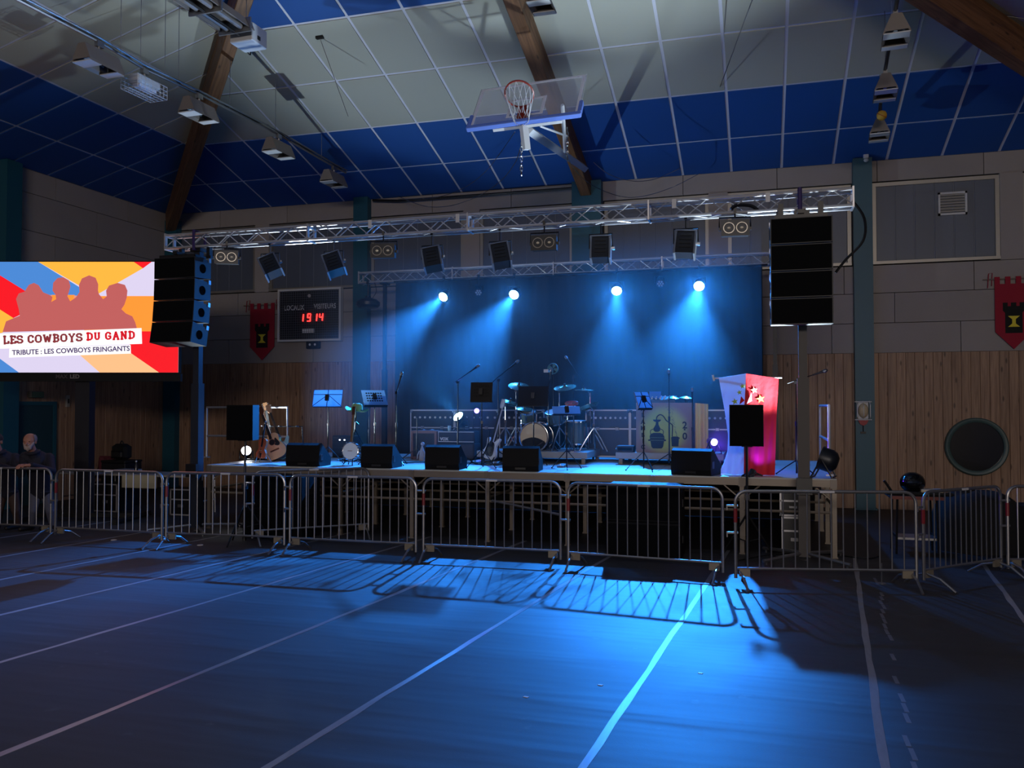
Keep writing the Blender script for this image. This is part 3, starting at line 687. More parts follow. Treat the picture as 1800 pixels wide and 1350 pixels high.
for k, px in enumerate((1372, 1442)):
    x = at_y(px, 365, TY - .1).x
    tag(MB().box(x - .035, x + .035, TY - .15, TY - .06, TZ - .22, TZ - .04).build('truss_clamp', m_blackmetal), 'black clamp on the front truss %s of the right violet sling' % ('left', 'right')[k], 'clamp', 'clamps over the right array')
m_sub = M('subwoofer_paint', (11, 12, 15), .7, bump=(90, .15), spec=.2)
def sub(x, y, z, wd, h, d, lab, grp, rz=0):
    t = thing('subwoofer', lab, 'loudspeaker', (x, y, z), rz, grp)
    MB().bbox(-wd / 2, wd / 2, 0, d, 0, h, .012).build('cabinet', m_sub, t)
    MB().box(-wd / 2 + .03, wd / 2 - .03, -.012, .0, .03, h - .03).build('grille', m_grille, t)
    for s in (-1, 1): MB().box(s * wd / 2 - .008, s * wd / 2 + .008, d * .4, d * .65, h * .4, h * .6).build('handle', m_blackmetal, t)
ys = 11.62; sx = at_y(480, 880, ys).x; sr = at_y(1130, 900, ys - .05).x
sub(sx, ys, 0, 1.0, .49, .58, 'lower black subwoofer before the left half of the stage', 'subwoofers before the stage'); sub(sx, ys, .492, 1.0, .49, .58, 'upper black subwoofer before the left half of the stage', 'subwoofers before the stage')
sub(sr, ys - .05, 0, 1.02, .495, .6, 'lower black subwoofer before the right half of the stage', 'subwoofers before the stage'); sub(sr, ys - .05, .497, 1.02, .495, .6, 'upper black subwoofer before the right half of the stage', 'subwoofers before the stage')
def pole_speaker(px, py, wpx, hpx, y, rz, lab, lab2):
    p = at_y(px, py, y); s = mpp(p); wd, h = wpx * s, hpx * s
    t = thing('loudspeaker', lab, 'loudspeaker', (p.x, y, p.z - h / 2), rz, 'front speakers on poles')
    MB().prism([(-wd / 2, .0), (wd / 2, .0), (wd / 2 * .7, .32), (-wd / 2 * .7, .32)], 0, h, 'xy').build('cabinet', m_sub, t)
    MB().bbox(-wd / 2 + .01, wd / 2 - .01, -.02, .0, .012, h - .012, .008).build('grille', m_grille, t)
    MB().box(-wd * .36, -wd * .3, .05, .2, h * .55, h * .75).build('handle', m_blackmetal, t)
    MB().box(-.07, .07, .08, .22, -.012, 0).build('pole_cup', m_blackmetal, t)
    b = thing('speaker_pole', lab2, 'stand', (p.x, y + .15, 0)); zz = p.z - h / 2 - .012
    MB().tube([(0, 0, .05), (0, 0, zz * .55)], .026, 8).build('outer_pole', m_blackmetal, b); MB().tube([(0, 0, zz * .55), (0, 0, zz)], .018, 8).build('inner_pole', m_blackmetal, b)
    MB().box(-.035, .035, -.035, .035, zz * .53, zz * .58).build('collar', m_black, b)
    for k in range(3):
        q = k * 2 * PI / 3 + .5; d = Vector((math.cos(q), math.sin(q), 0)); MB().tube([d * .02 + Vector((0, 0, .6)), d * .42 + Vector((0, 0, .012))], .014, 6).tube([(0, 0, .25), d * .24 + Vector((0, 0, .3))], .009, 5).build('leg', m_blackmetal, b)
pole_speaker(421, 743, 50, 62, 10.95, .1, 'black loudspeaker on a pole in front of the acoustic guitar', 'black tripod pole under the left front speaker')
pole_speaker(1312, 748, 58, 73, 11.7, -.05, 'black loudspeaker on a pole before the draped flags', 'black tripod pole under the right front speaker')
def wedge(px, wpx, rz, lab, wd=.56):
    x = at_y(px, 800, 12.5).x
    t = thing('stage_monitor', lab, 'loudspeaker', (x, 12.36, ZD), rz, 'floor monitors along the stage front')
    prof = [(0.02, 0), (-.0, .08), (.03, .35), (.1, .385), (.46, .13), (.44, 0)]
    MB().prism(prof, -wd / 2, wd / 2, 'yz').build('cabinet', m_sub, t)
    q = (Vector((0, .46, .13)) - Vector((0, .1, .385))); nrm = Vector((0, .275, .36)).normalized()
    a, b = Vector((0, .1, .385)) + q * .08, Vector((0, .1, .385)) + q * .92
    MB().prism([(a.y, a.z), (a.y + nrm.y * .012, a.z + nrm.z * .012), (b.y + nrm.y * .012, b.z + nrm.z * .012), (b.y, b.z)], -wd / 2 + .02, wd / 2 - .02, 'yz').build('grille', m_grille, t)
    for s in (-1, 1): MB().box(s * wd / 2 - .006, s * wd / 2 + .006, .05, .14, .1, .2).build('handle', m_blackmetal, t)
    MB().box(-.08, .08, -.006, .03, .03, .06).build('socket_plate', m_black, t)
wedge(539, 0, .06, 'black floor monitor in front of the folding music stand', .6)
wedge(668, 0, .05, 'black floor monitor beside the banjo', .54)
wedge(782, 0, .05, 'black floor monitor in front of the guitar amplifier')
wedge(919, 0, .1, 'black floor monitor in front of the bass drum')
wedge(1215, 0, -.28, 'black floor monitor in front of the copper still banner', .6)

# ================================================================ large LED screen
DS = 15.3; pc = at_d(140, 557, DS); sc_ = DS / F
scr = thing('led_screen', 'large lit LED screen with coloured rays and band name', 'screen', (pc.x, pc.y, pc.z), YAW)
def SX(X): return (X / 3.971 - 140) * sc_
def SZ(Y): return (557 - (400 + Y / 3.971)) * sc_
def emis(name, rgb, p=1.12):
    return M(name, (5, 5, 5), .4, emit=rgb, power=p)
x0, x1, z0, z1 = SX(-138), SX(1248), SZ(1012), SZ(238)
MB().bbox(x0 - .02, x1 + .02, .0, .1, z0 - .02, z1 + .02, .01).build('cabinet', m_dark, scr)
MB().box(x0 - .03, x1 + .03, .02, .12, z0 - .16, z0 - .021).build('lower_bar', m_dark, scr)
pic = MB().box(x0, x1, -.004, 0, z0, z1).build('picture', emis('screen_lilac', (214, 204, 232)), scr)
def poly(name, pts, mat, layer): return MB().prism([(SX(a), SZ(b)) for a, b in pts], -.004 - .002 * layer, -.004, 'xz').build(name, mat, pic)
E_ = dict(blue=emis('screen_blue', (72, 132, 206)), yel=emis('screen_yellow', (252, 178, 62)), ora=emis('screen_orange', (255, 148, 52)), red=emis('screen_red', (240, 22, 34)), pea=emis('screen_peach', (250, 186, 132)), bro=emis('screen_brown', (186, 92, 90)), whi=emis('screen_white', (255, 250, 250)), lil=emis('screen_pale', (205, 196, 226)), tb=emis('screen_text_brown', (128, 46, 52)), tr=emis('screen_text_red', (206, 18, 34)), tv=emis('screen_text_violet', (70, 56, 104)), edge=emis('screen_outline', (120, 50, 60)))
poly('ray', [(-138, 238), (262, 238), (560, 420), (700, 500), (360, 480), (170, 440), (0, 335), (-138, 270)], E_['blue'], 1)
poly('ray', [(262, 238), (930, 238), (995, 283), (690, 460), (560, 410)], E_['yel'], 1)
poly('ray', [(930, 238), (1055, 238), (995, 283)], E_['red'], 1)
poly('ray', [(690, 478), (1248, 478), (1248, 725), (600, 725), (300, 470)], E_['ora'], 1)
poly('ray', [(900, 725), (1248, 725), (1248, 1012), (1115, 1012), (915, 875)], E_['red'], 1)
poly('ray', [(550, 880), (915, 875), (1115, 1012), (702, 1012)], E_['pea'], 1)
poly('ray', [(-138, 825), (0, 912), (138, 1012), (-138, 1012)], E_['blue'], 1)
poly('ray', [(-138, 262), (0, 335), (180, 445), (150, 605), (95, 632), (0, 572), (-138, 490)], E_['red'], 1)
poly('ray', [(-138, 490), (0, 572), (100, 634), (20, 735), (-138, 760)], E_['yel'], 1)
poly('ray', [(360, 470), (520, 470), (500, 520), (370, 525)], E_['ora'], 2)
sil = [(22, 730), (45, 655), (140, 615), (132, 570), (112, 500), (130, 460), (170, 448), (200, 400), (235, 386), (268, 402), (300, 452), (345, 470), (366, 485), (358, 520), (392, 500), (388, 470), (366, 440), (370, 385), (400, 352), (440, 346), (478, 368), (490, 410), (480, 450), (470, 478), (490, 515), (530, 488), (555, 450), (550, 400), (570, 355), (620, 333), (665, 350), (684, 395), (683, 440), (690, 465), (720, 500), (745, 480), (740, 440), (760, 405), (820, 386), (870, 400), (888, 440), (884, 490), (868, 540), (848, 570), (880, 600), (925, 620), (945, 660), (958, 705)]
o = poly('silhouettes', sil, E_['bro'], 3)
poly('banner', [(4, 742), (990, 702), (995, 812), (6, 846)], E_['whi'], 4)
poly('banner', [(72, 846), (915, 820), (918, 880), (70, 908)], E_['whi'], 5)
def stext(s, X, Y, h, mat, sx, bold, slab=False):
    m = Matrix.Translation((SX(X), -.0165, SZ(Y))) @ Matrix.Rotation(math.radians(2.1), 4, Vector((0, -1, 0))) @ Matrix.Rotation(PI / 2, 4, 'X')
    return text('lettering', s, h / 3.971 * sc_ * 1.38, mat, pic, m, .001, bold, 'LEFT', sx)
GL = {   # slab letters: strokes as point lists on a 10 x 10 square, and serif bars (x0, x1, y)
 'L': (8, [[(2.4, 0), (2.4, 10)], [(2.4, 1), (7, 1), (7, 3.2)]], [(.6, 4.4, 10)]),
 'E': (8, [[(2.4, 0), (2.4, 10)], [(.8, 1), (7, 1), (7, 3)], [(.8, 9), (6.6, 9), (6.6, 7.2)], [(2.4, 5), (5.2, 5)]], []),
 'S': (8, [[(1.2, 3), (1.2, 1.6), (2.4, 1), (5.6, 1), (6.9, 2), (6.9, 3.6), (5.8, 4.7), (2.4, 5.3), (1.3, 6.4), (1.3, 8), (2.5, 9), (5.4, 9), (6.5, 8.2), (6.5, 7)]], []),
 'C': (8.4, [[(7, 3), (6.6, 1.8), (5.2, 1), (3.2, 1), (1.7, 2.4), (1.5, 5), (1.7, 7.6), (3.2, 9), (5.2, 9), (6.6, 8.2), (7, 6.8)]], []),
 'O': (9.4, [[(4.6, 1), (2.6, 1.4), (1.5, 3), (1.5, 7), (2.6, 8.6), (4.6, 9), (6.6, 8.6), (7.7, 7), (7.7, 3), (6.6, 1.4), (4.6, 1)]], []),
 'W': (11.5, [[(1.8, 9), (3.6, 1), (5.6, 7.4), (7.6, 1), (9.4, 9)]], [(.3, 3.4, 10), (7.8, 10.9, 10)]),
 'B': (8.6, [[(2.4, 0), (2.4, 10)], [(.8, 9), (5.6, 9), (6.7, 8), (6.7, 6.4), (5.6, 5.3), (2.4, 5.2)], [(5.6, 5.3), (7, 4), (7, 2.2), (5.8, 1), (.8, 1)]], []),
 'Y': (9, [[(1.8, 9), (4.5, 4.6), (7.2, 9)], [(4.5, 4.6), (4.5, 0)]], [(.3, 3.3, 10), (5.7, 8.7, 10), (2.7, 6.3, 1)]),
 'D': (9, [[(2.4, 0), (2.4, 10)], [(.8, 9), (5.2, 9), (7, 7.6), (7.4, 5), (7, 2.4), (5.2, 1), (.8, 1)]], []),
 'U': (9, [[(2.2, 9.4), (2.2, 3), (3.2, 1.3), (5.6, 1.3), (6.6, 3), (6.6, 9.4)]], [(.6, 3.8, 10), (5, 8.2, 10)]),
 'G': (9, [[(7, 6.8), (6.4, 8.4), (5.2, 9), (3.2, 9), (1.7, 7.6), (1.5, 5), (1.7, 2.4), (3.2, 1), (5.2, 1), (7, 2), (7, 4.6), (4.6, 4.6)]], []),
 'A': (9.4, [[(1.8, .5), (4.6, 9.4), (7.4, .5)], [(2.8, 3.4), (6.4, 3.4)]], [(.3, 3.5, 1), (5.7, 8.9, 1)]),
 'N': (9.6, [[(2.2, 0), (2.2, 9.6), (7, .6), (7, 10)]], [(.4, 3.2, 10), (5.2, 8.8, 10), (.4, 4, 1)])}
def slab(word, X, Y, h, mat, sx):
    m = Matrix.Translation((SX(X), -.0165, SZ(Y))) @ Matrix.Rotation(math.radians(2.1), 4, Vector((0, -1, 0))); x = 0; k = h / 3.971 * sc_ / 10
    for ch in word:
        if ch == ' ': x += 4.5; continue
        wd, st_, sf = GL[ch]; mb = MB(); mb.m = m; q = lambda p: ((x + p[0]) * k * sx, p[1] * k)
        for s_ in st_:
            for a, b in zip(s_, s_[1:]):
                d = Vector((b[0] - a[0], b[1] - a[1])).normalized(); n = Vector((-d.y, d.x)) * (1.25 if abs(d.x) < .5 else 1.0); e = d * .55
                mb.prism([q((a[0] - e.x + n.x, a[1] - e.y + n.y)), q((a[0] - e.x - n.x, a[1] - e.y - n.y)), q((b[0] + e.x - n.x, b[1] + e.y - n.y)), q((b[0] + e.x + n.x, b[1] + e.y + n.y))], -.001, .001)
        for a, b, y in sf: mb.prism([q((a, y)), q((b, y)), q((b, y - 1.8)), q((a, y - 1.8))], -.001, .001)
        mb.build('letter', mat, pic); x += wd + .35
    return x * k * sx
slab('LES COWBOYS', 26, 815, 58, E_['tb'], 1.0); slab('DU GAND', 607, 790, 56, E_['tr'], 1.0)
stext('TRIBUTE : LES COWBOYS FRINGANTS', 92, 890, 35, E_['tv'], 1.0, .003)
m_logo = M('grey_logo', (120, 116, 116), .5)
text('lettering', 'MAX', .10, M('dim_logo', (70, 62, 62), .5), scr, upright(SX(390), .018, SZ(1052)), .001, .002, 'LEFT', 1.0); text('lettering', 'LED', .10, m_logo, scr, upright(SX(490), .018, SZ(1052)), .001, .004, 'LEFT', 1.0)
zf = -pc.z
st = thing('screen_mast', 'dark square mast and feet holding up the large screen', 'stand', (pc.x, pc.y, 0), YAW)
zb = pc.z + z0 - .16
MB().box(-.13, .13, .13, .35, .05, zb + .6).build('mast', M('dark_mast', (24, 24, 34), .5, .3), st)
MB().box(-.35, .35, .05, .13, zb + .3, zb + .5).build('bracket', m_blackmetal, st)
for s in (-1, 1):
    MB().box(s * .9 - .05, s * .9 + .05, -.5, .9, .03, .09).box(min(0, s * .9), max(0, s * .9), .2, .28, .05, .12).box(s * .9 - .06, s * .9 + .06, -.52, -.42, 0, .03).box(s * .9 - .06, s * .9 + .06, .8, .9, 0, .03).build('foot', m_blackmetal, st)
# ================================================================ crowd barriers
m_refl = M('red_reflector', (120, 24, 34), .45); m_refw = M('white_reflector', (190, 190, 196), .45)
m_rust = M('barrier_plate', (132, 124, 110), .5, .4)
ZB0, ZT = .21, 1.12
bar_me = MB().tube([(0, 0, ZB0), (0, 0, ZT - .01)], .0085, 6).mesh('bar', m_galv, True)
def barrier(a, b, lab, n=14, y_lean=0.0):
    a, b = Vector(a), Vector(b); d = b - a; ln = d.length; rz = math.atan2(d.y, d.x)
    t = thing('crowd_barrier', lab, 'barrier', (a.x, a.y, 0), rz, 'steel crowd barriers before the stage'); r = .13; p = .022
    arc = lambda cx, cz, q0, q1: [(cx + r * math.cos(q0 + (q1 - q0) * k / 6), 0, cz + r * math.sin(q0 + (q1 - q0) * k / 6)) for k in range(7)]
    MB().tube([(p, 0, .1)] + arc(p + r, ZT - p - r, PI, PI / 2) + arc(ln - p - r, ZT - p - r, PI / 2, 0) + [(ln - p, 0, .1)], .0195, 8).tube([(p, 0, ZB0), (ln - p, 0, ZB0)], .016, 6).build('frame', m_galv, t, True)
    for k in range(n): inst('bar', bar_me, t, (p + (ln - 2 * p) * (k + 1) / (n + 1), 0, 0))
    for xx, s in ((p + .1, 1), (ln - p - .1, -1)):
        ft = MB().box(xx - .06, xx + .06, -.014, .014, .12, ZB0).build('foot_plate', m_rust, t)
        MB().tube([(xx - s * .05, 0, .17), (xx - s * .04, -.16, .13), (xx - s * .03, -.34, .012)], .015, 6).tube([(xx + s * .02, 0, .17), (xx + s * .03, .16, .13), (xx + s * .04, .34, .012)], .015, 6).build('leg', m_galv, ft)
    MB().tube([(p, 0, .74), (p, 0, .90)], .0215, 8).build('reflector', m_refl, t)
    for z in (.93, .62):
        MB().box(-.075, .05, -.012, .012, z - .01, z + .012).tube([(-.075, 0, z - .05), (-.075, 0, z + .012)], .009, 5).build('hook', m_galv, t)
    MB().box(ln * .47, ln * .55, -.021, -.017, ZT - .035, ZT - .01).build('name_plate', m_refw, t)
    return t
def topp(px, py): return Vector((at_z(px, py, ZT).x, at_z(px, py, ZT).y))
e = [(topp(-98, 818.5), topp(93, 822)), (topp(97, 823), topp(288, 828)), (topp(291, 828), topp(503, 832)), (topp(508, 832.5), topp(734, 838)), (topp(742, 838.5), topp(988, 844.5)), (topp(996, 845.5), topp(1273, 855.5)), (topp(1289, 860), topp(1613, 862)), (topp(1620, 862), topp(1760, 851))]
labs = ['steel crowd barrier the bearded man leans on', 'steel crowd barrier just right of the bearded man', 'steel crowd barrier before the left lifting tower', 'steel crowd barrier in front of the angled one beside the left subwoofers', 'steel crowd barrier before the bare stage legs at centre', 'steel crowd barrier before the right subwoofers', 'steel crowd barrier before the right lifting tower', 'steel crowd barrier turned back towards the dark heap at right']
for k, ((a, b), lab) in enumerate(zip(e, labs)): barrier(a, b, lab)
d = (e[7][1] - e[7][0]).normalized(); a = topp(1767, 852); barrier(a, a + Vector((math.cos(.35), math.sin(.35))) * 2.0, 'steel crowd barrier at the right edge beyond the dark heap')
a, b = at_z(441, 958, 0), at_z(650, 944, 0); barrier((a.x, a.y), (b.x, b.y), 'steel crowd barrier set at an angle beside the left subwoofers, against the stage')

# ================================================================ instruments and stands on the stage
m_stand = M('stand_black', (22, 22, 24), .35, .5)
def tripod(t, z0, zc, spread, n=3, ph=.4, r=.009, mat=None, name='leg'):
    for k in range(n):
        q = ph + 2 * PI * k / n; d = Vector((math.cos(q), math.sin(q), 0))
        MB().tube([Vector((0, 0, zc)), d * spread * .5 + Vector((0, 0, zc * .55)), d * spread + Vector((0, 0, .012))], r, 5).ball(tuple(d * spread + Vector((0, 0, .012))), .013, 6, 4).build(name, mat or m_stand, t)
m_mic = M('mic_grille', (120, 122, 126), .35, .8)
def mic_stand(px, Y, zb, py_top, tip=None, tail=None, lab='', mic=True, heavy=False, spread=.3, mat=None):
    p = at_y(px, py_top, Y); t = thing('microphone_stand', lab, 'microphone stand', (p.x, Y, zb), 0, 'microphone stands on the stage'); zt_ = p.z - zb; mat = mat or m_stand
    if heavy: MB().lathe([(0, 0), (.13, 0), (.13, .02), (.03, .035), (0, .035)], 16).build('round_base', m_stand, t, True)
    else: tripod(t, zb, .22, spread, 3, R.uniform(0, 2), mat=mat)
    MB().tube([(0, 0, .03), (0, 0, zt_ * .55)], .014, 6).tube([(0, 0, zt_ * .55), (0, 0, zt_)], .009, 6).build('pole', mat, t)
    MB().tube([(0, 0, zt_ * .53), (0, 0, zt_ * .58)], .02, 6).tube([(0, 0, .19), (0, 0, .25)], .02, 6).build('collar', m_black, t)
    end = Vector((0, 0, zt_)); dirv = Vector((0, -.35, .9))
    if tip:
        a = at_y(tip[0], tip[1], Y) - Vector((p.x, Y, zb)); b = at_y(tail[0], tail[1], Y) - Vector((p.x, Y, zb)) if tail else end
        MB().tube([b, a], .008, 6).box(-.02, .02, -.02, .02, zt_ - .025, zt_ + .02).build('boom', mat, t); dirv = (a - b).normalized(); end = a
    if mic:
        m = Matrix.Translation(end) @ dirv.to_track_quat('Z', 'Y').to_matrix().to_4x4(); mb = MB(); mb.m = m
        mb.lathe([(0, -.03), (.012, -.03), (.014, .06), (.02, .12), (.02, .125)], 10); k = mb.build('microphone', m_black, t, True)
        mb = MB(); mb.m = m; mb.lathe([(.021, .12), (.027, .14), (.026, .165), (.014, .185), (0, .19)], 10).build('mic_head', m_mic, k, True)
    return t
mic_stand(697, 13.17, ZD, 690, (702, 672), None, 'straight microphone stand right of the perforated music stand')
mic_stand(805, 13.45, ZD, 672, (828, 652), (800, 672), 'boom microphone stand beside the lit floor spot, tilted up')
mic_stand(876, 13.91, ZD, 668, (898, 645), (866, 671), 'tall boom microphone stand left of the drum kit')
mic_stand(1008, 15.29, RZ, 662, (1003, 640), (1022, 668), 'boom microphone stand reaching above the right cymbal')
mic_stand(964, 14.56, RZ, 690, (967, 665), None, 'short microphone stand in front of the drum stool')
mic_stand(1176, 14.00, ZD, 668, None, None, 'thin microphone stand in front of the copper still banner')
mic_stand(1217, 14.00, ZD, 700, None, None, 'microphone on a stand beside the yellow curtain of the booth')
mic_stand(1399, 12.81, ZD, 672, (1432, 658), (1384, 674), 'black boom microphone stand right of the draped flags')
mic_stand(733, 14.37, ZD, 735, None, None, 'short bare microphone stand left of the speaker cabinet', False)
mic_stand(649, 14.19, ZD, 716, (638, 706), (649, 716), 'thin boom stand behind the perforated music stand', False)
m_sheet = cloth('desk_sheet', (140, 168, 185), .75)
def music_stand(px, Y, cpy, wpx, hpx, lean, rz, lab, style='plate', mat=None, zb=ZD):
    c = at_y(px, cpy, Y); s = mpp(c); wd, h = wpx * s, hpx * s / max(.35, math.cos(lean)); t = thing('music_stand', lab, 'music stand', (c.x, Y, zb), 0, 'music stands on the stage')
    zc = c.z - zb; tripod(t, zb, .3, .27, 3, R.uniform(0, 2), .007)
    MB().tube([(0, 0, .04), (0, 0, zc * .6)], .011, 6).tube([(0, 0, zc * .6), (0, 0, zc - h * .25)], .008, 6).build('pole', m_stand, t)
    MB().tube([(0, 0, zc * .58), (0, 0, zc * .62)], .018, 6).build('collar', m_chrome, t)
    m = Matrix.Translation((0, -.02, zc)) @ rotm(lean, 0, rz); mb = MB(); mb.m = m
    if style == 'holes':
        mb.box(-wd / 2, wd / 2, -.002, .002, -h / 2, h / 2); dk = mb.build('desk', mat or m_sheet, t)
        for i in range(7):
            for j in range(4):
                mb = MB(); mb.m = m @ Matrix.Translation((wd * (-.3 + .1 * i), -.0025, h * (-.22 + .17 * j))) @ Matrix.Rotation(PI / 2, 4, 'X'); mb.lathe([(0, .001), (h * .05, .001), (h * .05, 0), (0, 0)], 8).build('hole', m_dark, dk)
    elif style == 'fold':
        mb.box(-wd / 2, wd / 2, .004, .007, -h / 2, h / 2); dk = mb.build('desk', mat or m_sheet, t)
        for k, (a, b) in enumerate((((-wd / 2, h * .22), (wd / 2, h * .22)), ((-wd / 2, -h * .48), (0, h * .22)), ((wd / 2, -h * .48), (0, h * .22)), ((0, -h / 2), (0, h / 2)), ((-wd / 2, -h / 2), (-wd / 2, h / 2)), ((wd / 2, -h / 2), (wd / 2, h / 2)))):
            mb = MB(); mb.m = m; mb.tube([(a[0], -.004, a[1]), (b[0], -.004, b[1])], .006, 5).build('desk_rod', m_stand if k < 4 else m_chrome, dk)
    else: mb.box(-wd / 2, wd / 2, -.003, .003, -h / 2, h / 2); dk = mb.build('desk', mat or m_sheet, t)
    mb = MB(); mb.m = m; mb.box(-wd / 2, wd / 2, -.003, .05, -h / 2 - .006, -h / 2).build('lip', m_stand, dk)
    mb = MB(); mb.m = m; mb.box(-.03, .03, -.05, -.003, -.05, .05).build('hinge', m_black, dk)
music_stand(577, 13.08, 700, 55, 29, -.25, .05, 'folding music stand with crossed rods beside the left monitor', 'fold')
music_stand(659, 13.17, 699, 42, 26, -.75, .7, 'perforated grey music stand behind the hat', 'holes')
music_stand(847, 12.90, 689, 40, 34, -.15, .05, 'dark perforated music stand left of the white guitar', 'holes', m_stand)
music_stand(938, 13.82, 696, 54, 34, -.15, .04, 'black solid music stand before the drum kit', 'plate', m_dark)
music_stand(996, 13.04, 721, 50, 13, -.45, .5, 'pale flat-tilted music stand right of the bass drum', 'plate')
music_stand(1131, 12.99, 703, 27, 28, -.6, .6, 'pale folding music stand in front of the copper still banner', 'fold')

# ---- guitars
m_spruce = M('spruce_top', (206, 172, 122), .3, noise=((60, 60, 2), .06)); m_side = M('dark_mahogany', (70, 34, 20), .3); m_neck = M('neck_wood', (120, 84, 54), .4)
def guitar(loc, m3, ln, lab, top, cut=True, kind='acoustic', grp='guitars on the rack'):
    t = thing('guitar', lab, 'guitar', loc, 0, grp); s = ln
    h = [(0, 0), (.13, .012), (.19, .07), (.205, .15), (.165, .25), (.135, .31), (.145, .37), (.14, .43), (.09, .475), (.03, .485)]
    if kind == 'acoustic':
        out = [(x, z) for x, z in h] + ([(-.03, .485), (-.06, .44), (-.11, .42)] if cut else [(-.03, .485), (-.09, .475), (-.14, .43)]) + [(-.14, .36), (-.135, .31), (-.165, .25), (-.205, .15), (-.19, .07), (-.13, .012)]; th = .1
    else:
        out = [(0, 0), (.1, .0), (.155, .06), (.15, .14), (.115, .21), (.13, .28), (.165, .36), (.13, .38), (.07, .31), (.03, .30), (-.03, .30), (-.06, .31), (-.1, .36), (-.13, .33), (-.11, .24), (-.12, .18), (-.16, .1), (-.15, .03), (-.08, .0)]; th = .042
    P = [(v.x * s, v.y * s) for v in spl([(a, b, 0) for a, b in out], 3)]
    mb = MB(); mb.m = m3; b = mb.prism(P, 0, th).build('body', m_side if kind == 'acoustic' else top, t, False)
    nz0, nz1 = (.46, .98) if kind == 'acoustic' else (.3, .98)
    if kind == 'acoustic':
        mb = MB(); mb.m = m3; mb.prism(P, -.004, 0).build('soundboard', top, b)
        for nm_, r_, mat, yy in (('rosette', .058, m_side, -.006), ('sound_hole', .047, m_dark, -.007)):
            mb = MB(); mb.m = m3 @ Matrix.Translation((0, yy, .32 * s)) @ Matrix.Rotation(PI / 2, 4, 'X'); mb.lathe([(0, .002), (r_ * s, .002), (r_ * s, 0), (0, 0)], 18).build(nm_, mat, b)
        mb = MB(); mb.m = m3; mb.prism([(v.x * s, v.y * s) for v in spl([(.03, .26), (.09, .22), (.13, .25), (.11, .32), (.08, .38), (.055, .35), (.055, .29)], 3)], -.008, -.004).build('pickguard', m_dark, b)
        mb = MB(); mb.m = m3; mb.box(-.085 * s, .085 * s, -.014, -.004, .15 * s, .175 * s).build('bridge', m_side, b)
    else:
        mb = MB(); mb.m = m3; mb.prism([(v.x * s, v.y * s) for v in spl([(-.1, .08), (.06, .05), (.09, .15), (.06, .28), (-.05, .29), (-.07, .2)], 3)], -.006, 0).box(-.045 * s, .045 * s, -.014, -.005, .1 * s, .125 * s).build('pickguard', m_white if top != m_white else m_black, b)
        for zz in (.15, .21, .26): mb = MB(); mb.m = m3; mb.box(-.04 * s, .04 * s, -.014, -.005, zz * s, (zz + .02) * s).build('pickup', m_black, b)
    mb = MB(); mb.m = m3; nk = mb.prism([(-.028 * s, nz0 * s), (.028 * s, nz0 * s), (.022 * s, nz1 * s * .9), (-.022 * s, nz1 * s * .9)], -.016, .012).build('neck', m_white if top is m_white else m_neck, t)
    mb = MB(); mb.m = m3; mb.prism([(-.026 * s, (nz0 - .08) * s), (.026 * s, (nz0 - .08) * s), (.021 * s, nz1 * s * .9), (-.021 * s, nz1 * s * .9)], -.021, -.016).build('fretboard', m_dark, nk)
    mb = MB(); mb.m = m3; hd = mb.prism([(-.022 * s, .88 * s), (.022 * s, .88 * s), (.042 * s, .93 * s), (.038 * s, 1.04 * s), (-.038 * s, 1.04 * s), (-.042 * s, .93 * s)], -.008, .012).build('headstock', m_side if kind == 'acoustic' else (m_white if top is m_white else m_neck), t)
    for k in range(6):
        mb = MB(); mb.m = m3; sx_ = -1 if k < 3 else 1; mb.box(sx_ * .04 * s - .02, sx_ * .04 * s + .02, 0, .012, (.945 + .033 * (k % 3)) * s, (.957 + .033 * (k % 3)) * s).build('tuner', m_chrome, hd)
    return t
def gm(lean, roll, rz=0): return rotm(lean, roll, rz)
# rack for the guitars
GY = 13.59; p = at_y(485, 800, GY); rk = thing('guitar_rack', 'black folding rack holding the guitars at the left of the stage', 'rack', (p.x, GY, ZD))
MB().tube([(-.42, .28, .012), (-.42, .2, .62), (.42, .2, .62), (.42, .28, .012)], .013, 6).build('back_frame', m_stand, rk)
MB().tube([(-.42, -.28, .03), (.42, -.28, .03)], .013, 6).tube([(-.42, -.28, .03), (-.42, .28, .012)], .013, 6).tube([(.42, -.28, .03), (.42, .28, .012)], .013, 6).tube([(-.42, .0, .04), (.42, .0, .04)], .018, 6).build('lower_frame', m_stand, rk)
for k in range(5): MB().tube([(-.36 + k * .18, .2, .62), (-.36 + k * .18, .08, .63)], .01, 5).build('neck_rest', m_black, rk)
pg = at_y(488, 811, 13.31); guitar((pg.x, 13.31, ZD + .06), gm(-.25, -.42, .25), 1.0, 'acoustic guitar with pale spruce top and black pickguard on the rack', m_spruce)
pg = at_y(503, 800, 13.54); guitar((pg.x, 13.56, ZD + .06), gm(-.2, -.35, .55), 1.0, 'pale green electric guitar behind the acoustic guitar', M('pale_green_finish', (120, 176, 170), .25), kind='electric')
pg = at_y(482, 800, 13.73); guitar((pg.x, 13.75, ZD + .06), gm(-.2, -.2, .5), 1.0, 'dark guitar at the back of the rack, behind the pale green one', M('black_gloss', (16, 14, 16), .15), kind='electric')
pg = at_y(857, 803, 13.82); guitar((pg.x, 13.82, ZD + .09), gm(-.2, .18, -.5), 1.02, 'white electric guitar standing left of the drum kit', m_white, kind='electric', grp='guitars by the amplifier')
t = thing('guitar_stand', 'small black stand under the white electric guitar', 'stand', (pg.x, 13.84, ZD)); tripod(t, ZD, .35, .2, 3, .2, .01); MB().tube([(0, 0, .33), (0, .12, .6)], .011).tube([(-.12, -.05, .1), (0, .05, .3), (.12, -.05, .1)], .01).build('cradle', m_stand, t)
